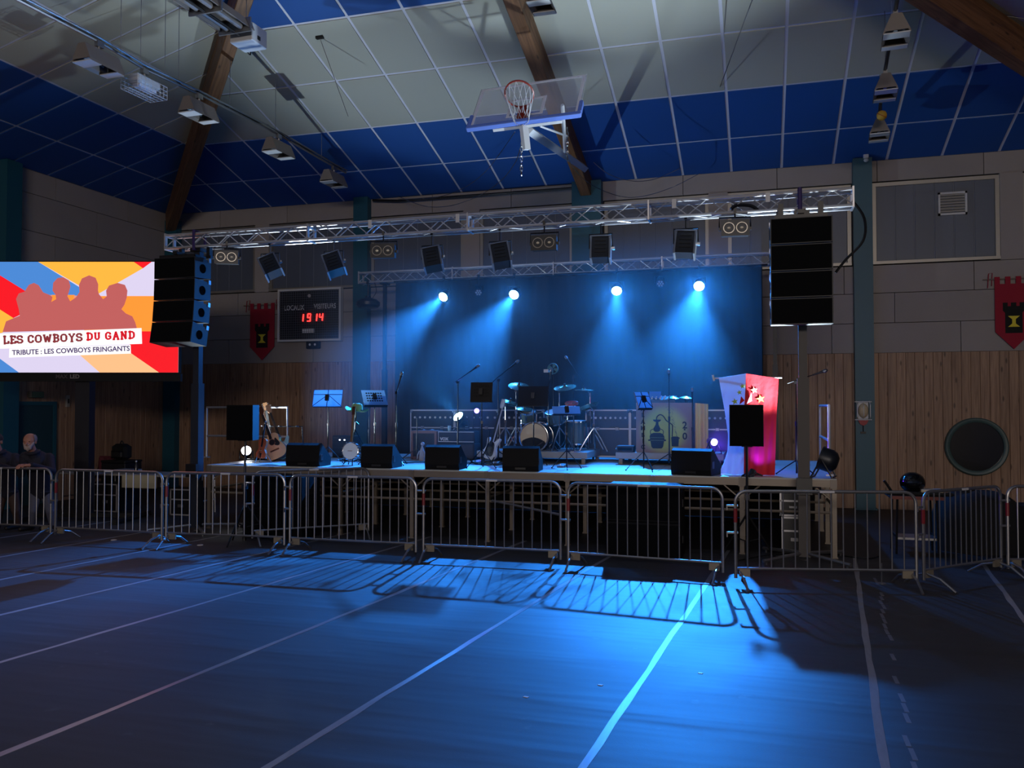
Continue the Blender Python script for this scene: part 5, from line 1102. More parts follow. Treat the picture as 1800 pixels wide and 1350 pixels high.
# ---- draped flags on a crossbar stand
FY = 12.70; Pf = lambda px, py: at_y(px, py, FY)
t0 = Pf(1312, 657); fl = thing('draped_flags', 'white and red starred flags draped together over a crossbar', 'flag', (t0.x, FY, ZD))
m_wf = cloth('white_flag_cloth', (222, 228, 232), .5, (14, .35)); m_rf = cloth('red_flag_cloth', (204, 20, 36), .4, (14, .35)); m_star = M('yellow_star', (240, 214, 70), .7)
def ip(tab, v):
    for (a, x), (b, y) in zip(tab, tab[1:]):
        if v <= b: return x + (y - x) * (v - a) / (b - a)
    return tab[-1][1]
Lx = [(0, 1263), (.1, 1266), (.35, 1274), (.6, 1280), (.75, 1279), (.88, 1272), (1, 1260)]; Mx = [(0, 1312), (.3, 1309), (1, 1308)]; Rx = [(0, 1369), (.4, 1365), (1, 1362)]
def fcloth(px, v, half):
    ytop = 657 + (abs(px - 1312) / 50) * 7; py = ytop + (836 - ytop) * v; p = Pf(px, py)
    k = (px - 1312) / 50; y = FY + .16 * abs(k) * (1 - v * .4) - .1 + .009 * math.sin(px * .26 + v * 3.2) * (.2 + v) + .006 * math.sin(px * .55 + v * 9) * v
    return Vector((p.x, y, max(p.z, ZD + .004)))
for nm_, lo, hi, mt in (('white_flag', Lx, Mx, m_wf), ('red_flag', Mx, Rx, m_rf)):
    mb = MB(); f1 = lambda u, v: tuple(fcloth(ip(lo, v) + (ip(hi, v) - ip(lo, v)) * u, v, 0)); f2 = lambda u, v: tuple(Vector(f1(1 - u, v)) + Vector((0, .008, 0)))
    mb.grid(f1, 26, 24); mb.grid(f2, 26, 24); q = mb.build(nm_, mt, fl, True, True)
    if nm_ == 'white_flag': wfo = q
    else: rfo = q
def star(px, py, r, mat, par_):
    v = (py - 660) / 176.; c = fcloth(px, v, 0); pts = []
    for k in range(10): q = PI / 2 + k * PI / 5 + .2; rr_ = r if k % 2 == 0 else r * .42; pts.append((c.x + rr_ * math.cos(q), c.z + rr_ * math.sin(q)))
    mb = MB(); vs = []
    for s_ in (-.016, -.010): vs += [(a, fcloth(px + (a - c.x) / mpp(c), v, 0).y + s_, b) for a, b in pts]
    mb._add(vs, [tuple(range(10)), tuple(reversed(range(10, 20)))] + [(i, 10 + i, 10 + (i + 1) % 10, (i + 1) % 10) for i in range(10)]); mb.build('star', mat, par_, False, True)
m_gst = M('greenish_star', (176, 196, 80), .7)
star(1300, 691, .04, m_gst, wfo); star(1292, 706, .05, m_gst, wfo); star(1305, 681, .04, m_gst, wfo); star(1326, 687, .05, M('pale_star', (224, 196, 150), .7), rfo); star(1337, 701, .06, m_star, rfo)
for (a, b, c_), mt in ((((1303, 698), (1309, 706), (1300, 712)), m_rf), (((1313, 712), (1321, 692), (1322, 706)), m_wf)):
    vs = []
    for s_ in (-.02, -.012): vs += [tuple(fcloth(px, (py - 660) / 176., 0) + Vector((0, s_, 0))) for px, py in (a, b, c_)]
    mb = MB(); mb._add(vs, [(0, 1, 2), (5, 4, 3), (0, 3, 4, 1), (1, 4, 5, 2), (2, 5, 3, 0)]); mb.build('stripe', mt, wfo if mt is m_rf else rfo, False, True)
st = thing('flag_stand', 'tripod stand with white crossbar under the draped flags', 'stand', (t0.x, FY + .14, ZD)); tripod(st, ZD, .6, .42, 3, .5); zc = Pf(1312, 664).z - ZD
MB().tube([(0, 0, .05), (0, 0, zc)], .016).build('pole', m_stand, st); xl_, xr_ = Pf(1252, 664).x - t0.x, Pf(1375, 664).x - t0.x
MB().tube([(xl_, 0, zc), (xr_, 0, zc)], .014).tube([(xl_ + .02, 0, zc - .04), (xl_, 0, zc + .05)], .018).build('crossbar', m_white, st)

# ---- cables and pedals on the deck
def deck_cables(px, py, n, spread, seed, lab):
    rr = random.Random(seed); c = at_z(px, py, ZD)
    for k in range(n):
        pts = [(c.x + rr.uniform(-spread, spread), c.y + rr.uniform(-.15, .45), ZD + .012 + .02 * rr.random()) for _ in range(5)]
        cable('cable', lab, pts, .009, m_black, lab)
deck_cables(614, 812, 5, .35, 1, 'tangled cables on the deck beside the banjo'); deck_cables(850, 818, 7, .4, 2, 'tangled cables on the deck at the dark music stand'); deck_cables(1180, 816, 4, .5, 3, 'loose cables on the deck behind the right monitor'); deck_cables(735, 815, 3, .3, 4, 'loose cables on the deck beside the figurine')
for px, py, lab in ((733, 806, 'flat effect pedal beside the figurine'), (985, 822, 'small clear bottle-like pedal at the pale music stand'), (835, 815, 'effect pedal among the cables at the dark music stand'), (868, 818, 'effect pedal right of the dark music stand')):
    c = at_z(px, py, ZD); t = thing('effect_pedal', lab, 'pedal', (c.x, c.y, ZD), R.uniform(-.4, .4), 'pedals on the deck'); MB().prism([(0, 0), (0, .03), (.16, .06), (.16, 0)], -.06, .06, 'yz').build('pedal_body', m_galv, t); MB().lathe([(0, .03), (.015, .03), (.015, .06), (0, .06)], 8).build('foot_switch', m_chrome, t)
c = at_z(460, 817, ZD); tag(MB().grid(lambda u, v: (c.x + (u - .5) * 1.1, c.y + (v - .5) * .25, ZD + .012 + .008 * math.sin(u * 11)), 20, 3).grid(lambda u, v: (c.x + (.5 - u) * 1.1, c.y + (v - .5) * .25, ZD + .004 + .008 * math.sin((1 - u) * 11)), 20, 3).build('gaffer_cloth', M('pale_mat_cloth', (150, 160, 170), .7)), 'pale strip of cloth on the deck edge under the guitar rack', 'cloth')
# ================================================================ things on the walls
WY = YB - .02
a, b = at_y(493, 516, WY), at_y(603, 599, WY); sx0, sx1, sz0, sz1 = a.x, b.x, b.z, a.z + .08
sb = thing('scoreboard', 'scoreboard with red lit digits behind a wire grid on the wall', 'scoreboard', ((sx0 + sx1) / 2, WY, sz0)); w2 = (sx1 - sx0) / 2; h = sz1 - sz0
MB().box(-w2 + .04, w2 - .04, -.1, 0, .04, h - .04).build('panel', M('scoreboard_panel', (30, 36, 50), .6), sb)
MB().box(-w2, w2, -.13, 0, 0, .05).box(-w2, w2, -.13, 0, h - .05, h).box(-w2, -w2 + .05, -.13, 0, .05, h - .05).box(w2 - .05, w2, -.13, 0, .05, h - .05).build('frame', m_white, sb)
gr = MB()
for k in range(27): xx = -w2 + .07 + k * (2 * w2 - .14) / 26; gr.box(xx - .004, xx + .004, -.124, -.118, .05, h - .05)
for k in range(21): zz = .07 + k * (h - .14) / 20; gr.box(-w2 + .05, w2 - .05, -.122, -.116, zz - .004, zz + .004)
gr.build('wire_grid', M('grid_wire', (104, 108, 122), .5, .4), sb)
m_let = M('grey_lettering', (220, 222, 230), .6)
text('lettering', 'LOCAUX', .17, m_let, sb, upright(-w2 * .48, -.113, h * .60), .003, .003, 'CENTER', .8); text('lettering', 'VISITEURS', .17, m_let, sb, upright(w2 * .5, -.113, h * .61), .003, .003, 'CENTER', .8)
m_led = M('lit_red_digits', (60, 5, 5), .4, emit=(255, 40, 36), power=5)
SEG = {'1': 'bc', '9': 'abcdfg', '4': 'bcfg'}
def digit(ch, x, z, wd, hh):
    L = {'a': (0, hh, wd, hh), 'b': (wd, hh, wd, hh / 2), 'c': (wd, hh / 2, wd, 0), 'd': (0, 0, wd, 0), 'e': (0, hh / 2, 0, 0), 'f': (0, hh, 0, hh / 2), 'g': (0, hh / 2, wd, hh / 2)}; mb = MB()
    for s in SEG[ch]:
        p, q, r_, s_ = L[s]; mb.tube([(x + p + q * .1, -.114, z + q), (x + r_ + s_ * .1, -.114, z + s_)], .017, 5)
    mb.build('digit', m_led, sb)
for ch, fx in zip('1914', (-.17, .06, .26, .44)): digit(ch, fx * w2 * 1.0 - .1, h * .38, .08, .175)
MB().box(-.18, .14, -.118, -.1, h * .16, h * .24).build('name_plate', m_let, sb); MB().lathe([(0, 0)], 3) if False else None
mb = MB(); mb.m = Matrix.Translation((0, -.1, h * .86)) @ Matrix.Rotation(PI / 2, 4, 'X'); mb.lathe([(.04, 0), (.04, .015), (0, .02)], 12).build('round_sensor', m_let, sb)
p = at_y(552, 606, WY); t = thing('socket_box', 'small black socket box on the wall under the scoreboard', 'socket', (p.x, WY + .02, p.z)); MB().bbox(-.18, .18, -.1, 0, -.1, .1, .01).build('box_body', m_black, t)
for k in (-1, 1): MB().ball((k * .07, -.105, .0), (.03, .01, .03), 8, 5).build('socket_face', m_let, t)
def pennant(px0, px1, py0, py1, lab, Y, red):
    a, b = at_y(px0, py0, Y), at_y(px1, py1, Y); wd, hh = b.x - a.x, a.z - b.z; t = thing('castle_pennant', lab, 'banner', ((a.x + b.x) / 2, Y, b.z), 0, 'red pennants with castle towers'); w2 = wd / 2; n = 4; st_ = wd / (2 * n - 1); top = []
    for k in range(n): x = w2 - 2 * k * st_; top += [(x, hh * .9), (x, hh), (x - st_, hh), (x - st_, hh * .9)]
    MB().prism([(0, 0), (w2, hh * .24)] + top + [(-w2, hh * .24)], -.006, .006).build('cloth', red, t)
    z0 = hh * .22; tw = w2 * .58
    MB().prism([(-tw * .8, z0), (tw * .8, z0), (tw * .8, z0 + hh * .28), (tw, z0 + hh * .31), (tw, z0 + hh * .42), (tw * .55, z0 + hh * .42), (tw * .55, z0 + hh * .37), (tw * .25, z0 + hh * .37), (tw * .25, z0 + hh * .42), (-tw * .25, z0 + hh * .42), (-tw * .25, z0 + hh * .37), (-tw * .55, z0 + hh * .37), (-tw * .55, z0 + hh * .42), (-tw, z0 + hh * .42), (-tw, z0 + hh * .31), (-tw * .8, z0 + hh * .28)], -.012, -.006).build('tower', m_dark, t)
    q = tw * .55; zc = z0 + hh * .16; e = hh * .075
    MB().prism([(-q, zc - e), (q, zc - e), (q * .3, zc - e * .4), (q * .3, zc + e * .4), (q, zc + e), (-q, zc + e), (-q * .3, zc + e * .4), (-q * .3, zc - e * .4)], -.017, -.012).build('hourglass', M('yellow_cloth', (220, 200, 50), .7), t)
    MB().tube([(-w2 - .2, .01, hh * .97), (w2 + .2, .01, hh * .97)], .014, 6).build('rod', M('pale_rod', (130, 116, 104), .5), t)
    for s in (-1, 1): MB().tube([(s * (w2 + .12), .0, hh * .85), (s * (w2 + .1), .0, hh * 1.05), (s * (w2 + .03), .03, hh * 1.06), (s * (w2 + .05), 0, hh * .88)], .008, 5).build('tie_cord', red, t)
pennant(1748, 1816, 487, 613, 'red castle pennant cut by the right edge of the photo', YB - .06, M('red_felt', (150, 22, 46), .85)); pennant(440, 482, 534, 633, 'dim red castle pennant hanging left of the scoreboard', YB - .06, MATS['red_felt'])
p = at_y(1517, 722, YB - .24); t = thing('emergency_lamp', 'caged glass emergency lamp on the right teal column', 'lamp', (p.x, YB - .22, p.z))
MB().bbox(-.1, .1, -.05, 0, -.17, .17, .01).build('back_box', m_white, t); mb = MB(); mb.ball((0, -.06, .0), (.1, .1, .15), 14, 8).build('glass_dome', M('ribbed_glass', (196, 180, 150), .15, noise=(30, .2)), t, True)
cg = MB()
for s in (-1, 1): cg.tube([(s * .12, -.02, -.19), (s * .12, -.16, -.12), (s * .12, -.16, .12), (s * .12, -.02, .19)], .01).tube([(-.16, -.06, s * .18), (.16, -.06, s * .18)], .012)
cg.tube([(0, -.02, -.19), (0, -.18, -.1), (0, -.18, .1), (0, -.02, .19)], .007).build('cage', m_white, t)
MB().prism([(-.1, -.19), (.1, -.19), (.06, -.27), (0, -.3), (-.06, -.27)], -.06, 0).build('red_signal', m_red, t); MB().tube([(0, -.02, -.3), (0, -.02, -.42)], .01).box(-.05, .05, -.04, 0, -.46, -.42).build('pull_switch', m_black, t)
p = at_y(1522, 279, YB - .24); t = thing('sensor', 'small pale detector at the top of the right teal column', 'detector', (p.x, YB - .23, p.z)); MB().bbox(-.05, .05, -.06, 0, .0, .1, .01).build('sensor_body', m_white, t); MB().ball((0, -.05, -.04), (.05, .05, .04), 10, 6).tube([(0, -.03, 0), (0, -.04, -.04)], .015).build('sensor_head', m_white, t)
tag(MB().tube([at_y(655, 352, YB - .15), at_y(700, 353, YB - .15), at_y(840, 343, YB - .15), at_y(1005, 331, YB - .15), at_y(1012, 334, YB - .12)], .03, 6).build('net_roller', m_black), 'long black roller along the top of the wall left of the middle column', 'pipe')

# ================================================================ under the roof
m_lampbox = M('grey_lamp_housing', (120, 112, 106), .5); m_refl2 = M('lamp_reflector', (190, 190, 196), .2, .8); m_tube = M('lamp_tube', (222, 222, 226), .2)
def roofz(x, y): return zr(min(YB - y, x - XL, XR - x))
def hall_lamp(px, py, z, dirv, lab, cage=False, ln=.62, grp='hanging floodlights of the hall', wire=True):
    p = at_z(px, py, z); rz = math.atan2(dirv.x, -dirv.y) * -1 if False else math.atan2(dirv.y, dirv.x) - PI / 2
    t = thing('hall_floodlight', lab, 'ceiling lamp', (p.x, p.y, p.z), rz, grp); l2 = ln / 2; w2 = .16
    if cage:
        MB().bbox(-.1, .1, -l2 * .75, l2 * .75, .02, .14, .02).build('housing', m_white, t); MB().bbox(-.07, .07, -l2 * .6, l2 * .6, -.03, .02, .01).build('lamp_glass', M('lamp_glass_dim', (214, 220, 236), .1), t)
        g_ = MB()
        for k in range(9): y = -l2 + k * ln / 8; g_.tube([(-w2, y, .1), (-w2, y, -.1), (w2, y, -.1), (w2, y, .1)], .005, 4)
        for k in range(5): x = -w2 + k * w2 / 2; g_.tube([(x, -l2, -.1), (x, l2, -.1)], .005, 4)
        for zz in (-.03, .03, .1):
            for s in (-1, 1): g_.tube([(s * w2, -l2, zz), (s * w2, l2, zz)], .005, 4).tube([(-w2, s * l2, zz), (w2, s * l2, zz)], .005, 4)
        g_.build('wire_cage', m_white, t)
    else:
        for s in (-1, 1): MB().prism([(s * .06, .16), (s * .065, .16), (s * w2, -.06), (s * (w2 + .012), -.1), (s * (w2 - .03), -.06), (s * .05, .15)], -l2, l2, 'xz').build('side_plate', m_lampbox, t)
        for s in (-1, 1): MB().prism([(-.06, .16), (.06, .16), (w2, -.06), (-w2, -.06)], s * l2 - .006, s * l2 + .006, 'xz').build('end_plate', m_lampbox, t)
        MB().box(-.06, .06, -l2, l2, .15, .165).build('top_plate', m_lampbox, t)
        MB().prism([(-.1, .0), (-.05, .1), (.05, .1), (.1, .0), (.045, .095), (-.045, .095)], -l2 * .6, l2 * .6, 'xz').build('reflector', m_refl2, t)
        mb = MB(); mb.m = Matrix.Translation((0, 0, .03)) @ Matrix.Rotation(PI / 2, 4, 'X'); mb.lathe([(0, -.11), (.022, -.1), (.03, 0), (.022, .1), (0, .11)], 8).build('lamp_bulb', m_tube, t, True)
        for a_, b_ in ((-l2, -l2 * .35), (l2 * .55, l2)): MB().prism([(-w2, -.1), (w2, -.1), (w2, -.085), (-w2, -.085)], a_, b_, 'xz').build('lower_plate', m_white, t)
    MB().tube([(0, 0, .14), (0, 0, .27)], .02, 6).box(-.03, .03, -.06, .06, .22, .3).build('bracket', m_galv, t)
    return p
lp = [at_z(px, py, 7.0) for px, py in ((174, 110), (254, 155), (350, 197), (490, 264), (587, 317))]
dL = (lp[3] - lp[0]).normalized()
for k, (px, py) in enumerate(((174, 110), (254, 155), (350, 197), (490, 264), (587, 317))):
    hall_lamp(px, py, 7.0, dL, ['grey floodlight nearest the upper left corner of the photo', 'floodlight in a white wire cage on the left conduit', 'grey floodlight hanging before the left hip beam', 'grey floodlight on the left conduit under the first blue panels', 'farthest grey floodlight of the left conduit, near the wall'][k], k == 1)
railp = [lp[0] - dL * 3.2] + lp + [lp[4] + dL * .5]
lt = thing('lamp_conduit', 'long conduit carrying the left row of floodlights', 'conduit', lp[0])
up = Vector((0, 0, .3)); MB().tube([p + up for p in railp], .022, 6).tube([p + up + Vector((.03, .0, .045)) for p in railp], .016, 5).build('conduit_pipe', m_galv, lt, False, True)
cbp = []
for a, b in zip(railp, railp[1:]):
    n = 6
    for i in range(n): q = a.lerp(b, i / n) + up; cbp.append(q + Vector((R.uniform(-.03, .03), 0, .04 + R.uniform(-.05, .03))))
MB().tube(cbp, .013, 5).build('conduit_cable', m_black, lt, False, True)
for px, py in ((185, 100), (236, 118), (276, 140), (303, 150), (402, 195), (485, 235), (555, 280)):
    q = min((a.lerp(b, i / 20) for a, b in zip(railp, railp[1:]) for i in range(21)), key=lambda p: abs((p - at_z(px, py, 7.3)).length)); q = q + up
    MB().tube([q, Vector((q.x, q.y, roofz(q.x, q.y) - .01))], .006, 4).build('hanging_wire', m_galv, lt, False, True)
rp = [at_z(px, py, 7.0) for px, py in ((1574, 60), (1556, 158), (1545, 233))]; dR = (rp[2] - rp[0]).normalized()
for k, (px, py) in enumerate(((1574, 60), (1556, 158), (1545, 233))): hall_lamp(px, py, 7.0, dR, ['top grey floodlight of the right conduit', 'middle grey floodlight of the right conduit, above the little ball', 'lowest grey floodlight of the right conduit, below the little ball'][k], False, .55)
rail2 = [rp[0] - dR * 2.2] + rp
lt = thing('lamp_conduit', 'dark conduit carrying the right row of floodlights', 'conduit', rp[0]); MB().tube([p + up for p in rail2], .025, 6).tube([p + up + Vector((.02, 0, .045)) for p in rail2], .016, 5).build('conduit_pipe', m_blackmetal, lt, False, True)
for k in range(4):
    q = rail2[0].lerp(rail2[3], .2 + .24 * k) + up; MB().tube([q, Vector((q.x, q.y, roofz(q.x, q.y) - .01))], .006, 4).build('hanging_wire', m_galv, lt, False, True)
p = at_z(1550, 203, 7.08); t = thing('small_ball', 'orange and yellow ball stuck on the right conduit', 'ball', (p.x, p.y, p.z)); MB().ball((0, 0, 0), .085, 14, 10).build('ball_skin', M('yellow_ball', (216, 170, 60), .5, noise=(4, .3)), t, True); mb = MB(); mb.m = rotm(.3, .5); mb.tube([(.086 * math.cos(2 * PI * k / 24), .086 * math.sin(2 * PI * k / 24), 0) for k in range(24)], .006, 5, True).build('orange_band', M('orange_band', (200, 90, 30), .5), t); MB().tube([(0, 0, .08), (0, 0, .22)], .006).build('string', m_black, t)
# long radiant heater at the top left
a, b = at_z(270, -45, 7.7), at_z(422, 58, 7.7); d = (b - a).normalized(); t = thing('radiant_heater', 'long grey tube heater under the roof with a white end box', 'heater', b, math.atan2(d.y, d.x)); ln = 4.0
MB().prism([(-.26, .0), (-.2, .14), (.2, .14), (.26, .0), (.24, .0), (.19, .12), (-.19, .12), (-.24, .0)], -ln, 0, 'yz').build('hood', m_lampbox, t)
for s in (-.12, .12): MB().tube([(-ln, s, .02), (-.05, s, .02)], .045, 10).build('heat_tube', m_lampbox, t)
MB().tube([(-ln, .0, -.04), (-.03, .0, -.04)], .02, 6).build('gas_pipe', m_blackmetal, t)
for k in range(6): MB().box(-ln * k / 6 - .14, -ln * k / 6 - .11, -.28, .28, -.06, .15).build('cross_bracket', m_galv, t)
MB().bbox(.02, .4, -.2, .2, -.12, .16, .012).build('end_box', m_white, t); MB().box(.15, .22, -.206, -.2, -.06, .0).build('name_plate', m_black, t); MB().tube(spl([(.35, .15, -.1), (.48, .16, -.12), (.46, .15, .02), (.38, .12, .05)], 4, False), .01).build('flex_hose', m_black, t)
for k in (.15, -1.6, -3.2):
    q = b + d * k; MB().tube([(k, 0, .14), (k, 0, roofz(q.x, q.y) - b.z - .01)], .008, 4).build('hanging_wire', m_galv, t)
# square lamp at the very top, right of the middle beam
hall_lamp(952, 2, 7.8, Vector((0, 1, 0)), 'dark square floodlight at the top edge beside the middle beam', False, .45)
p = at_z(952, 2, 7.8); t = thing('lamp_hanger', 'thin wire holding the top floodlight', 'wire', p); MB().tube([(0, 0, .29), (0, 0, roofz(p.x, p.y) - p.z - .01)], .006, 4).build('wire', m_galv, t)
# two slack wires to the ceiling
for px0, py0, px1, py1, z, lab in ((1326, -10, 1266, 152, 0, 'thin steel wire slanting down over the right blue panels'),):
    c = at_z(px1, py1, 8.0); q = Vector((c.x, c.y, 0)); 
    for _ in range(30): v = YB - c.y; c = at_z(px1, py1, zr(v) - .03); 
    e2 = at_z(px0, py0, 7.5); tag(MB().tube([c, e2], .009, 5).build('steel_wire', m_galv), lab, 'wire')
c = at_z(562, 66, 8.9)
for _ in range(30): c = at_z(562, 66, zr(YB - c.y) - .03)
t = thing('ceiling_anchor', 'small dark anchor with wires in the pale ceiling panels', 'anchor', c); MB().box(-.07, .07, -.03, .03, -.02, .04).build('plate', m_black, t)
q2 = at_z(612, 205, 7.4) - c; MB().tube([(0, 0, 0), q2], .007, 4).build('wire', m_galv, t); 

# ================================================================ folded-up basketball hoop
bb = at_d(919, 213, 13.05); Vv = Vector((0, .6, .8)); Nv = Vector((0, -.8, .6)); Uv = Vector((1, -.03, .02)).normalized()
hp = thing('basketball_hoop', 'basketball backboard folded up under the roof, hoop facing the camera', 'basketball hoop', bb)
m3 = Matrix(((Uv.x, Vv.x, Nv.x, 0), (Uv.y, Vv.y, Nv.y, 0), (Uv.z, Vv.z, Nv.z, 0), (0, 0, 0, 1)))
m_acr = bpy.data.materials.new('clear_acrylic'); m_acr.use_nodes = True; b_ = m_acr.node_tree.nodes['Principled BSDF']; b_.inputs['Base Color'].default_value = lin((200, 206, 220)); b_.inputs['Roughness'].default_value = .12; b_.inputs['Alpha'].default_value = .27
def B(): mb = MB(); mb.m = m3; return mb
B().box(-.9, .9, 0, 1.05, -.012, .012).build('backboard', m_acr, hp)
m_line = M('white_board_lines', (222, 226, 236), .5); m_pad = M('pale_blue_padding', (96, 128, 214), .6)
B().box(-.88, .88, .98, 1.03, .012, .015).box(-.88, -.83, .05, .98, .012, .015).box(.83, .88, .05, .98, .012, .015).build('border_line', m_line, hp)
B().box(-.3, .3, .55, .6, .012, .015).box(-.3, -.25, .15, .55, .012, .015).box(.25, .3, .15, .55, .012, .015).box(-.3, .3, .12, .16, .012, .015).build('target_square', m_line, hp)
B().bbox(-.93, .93, -.05, .02, -.045, .045, .012).bbox(-.93, -.87, .02, .3, -.045, .045, .012).bbox(.87, .93, .02, .3, -.045, .045, .012).build('edge_padding', m_pad, hp)
m_or = M('orange_ring', (142, 50, 40), .4)
rc = .15 + .225; ring = B().tube([(.225 * math.cos(2 * PI * k / 28), .16, rc + .225 * math.sin(2 * PI * k / 28)) for k in range(28)], .014, 6, True).build('ring', m_or, hp, True)
B().box(-.1, .1, .04, .2, .012, .05).prism([(-.1, .05), (.1, .05), (.05, .17), (-.05, .17)], .14, .158, 'xz').build('ring_mount', m_or, hp)
inv = m3.to_3x3().inverted(); g3 = inv @ Vector((0, .1, -.36)); nn = 12; nt_ = MB(); nt_.m = m3
for k in range(nn):
    for s in (1, -1):
        pts = []
        for j in range(6):
            f_ = j / 5; q = 2 * PI * (k + s * f_ * 1.3) / nn; rr_ = .222 * (1 - .45 * f_) ; c_ = Vector((0, .16, rc)) + g3 * f_
            pts.append(c_ + Vector((rr_ * math.cos(q), 0, rr_ * math.sin(q))))
        nt_.tube(pts, .005, 4)
nt_.build('net', M('net_cord', (196, 200, 210), .8), hp)
e2 = Vector((AX + .12, 17.55, 7.15)) - bb
def bar(pts, w_, name, mat=m_white): return MB().tube([Vector(p) for p in pts], w_, 4).build(name, mat, hp)
B().box(-.5, .62, -.04, .03, -.1, -.05).build('rear_rail', m_white, hp)
bar([(.05, .12, -.1), e2], .085, 'main_arm'); bar([(-.0, .05, -.05), (.03, .1, -.42)], .07, 'stub_plate')
bar([(.55, .35, .32), (.42, 1.1, -.2)], .03, 'strut'); bar([(.2, .3, .0), (.5, .9, .0)], .02, 'strut')
ch = MB()
for k in range(7): z = -.3 - k * .075; ch.tube([(-.08 + .02 * math.cos(2 * PI * j / 8) * (k % 2), .2 + .02 * math.cos(2 * PI * j / 8) * ((k + 1) % 2), z + .045 * math.sin(2 * PI * j / 8)) for j in range(8)], .008, 4, True)
ch.build('chain', m_chrome, hp)
ch = MB()
for k in range(7): z = .1 - k * .075; ch.tube([(.5 + .02 * math.cos(2 * PI * j / 8) * (k % 2), .9 + .02 * math.cos(2 * PI * j / 8) * ((k + 1) % 2), z + .045 * math.sin(2 * PI * j / 8)) for j in range(8)], .008, 4, True)
ch.build('chain', m_chrome, hp)
def slack(pix, y0, y1, lab):
    n = len(pix) - 1; o = MB().tube(spl([at_y(px, py, y0 + (y1 - y0) * k / n) for k, (px, py) in enumerate(pix)], 6, False), .007, 4).build('hoist_cable', m_chrome, None); tag(o, lab, 'cable', 'slack cables of the basketball hoop')
slack([(914, 262), (905, 287), (880, 318), (840, 345), (790, 362), (745, 362), (700, 345)], 12.9, 18.2, 'slack cable looping left from the hoop chain to the wall')
slack([(905, 232), (880, 268), (850, 305), (810, 333), (760, 348), (700, 350)], 13.2, 18.2, 'upper slack cable running left behind the hoop chain')
slack([(996, 270), (1008, 295), (1040, 325), (1090, 345), (1130, 345), (1180, 330), (1230, 305)], 14.5, 18.2, 'slack cable looping right from the hoop to the wall')
slack([(1043, 285), (1070, 306), (1110, 318), (1150, 315), (1195, 296)], 16.3, 18.2, 'short slack cable right of the hoop arm')
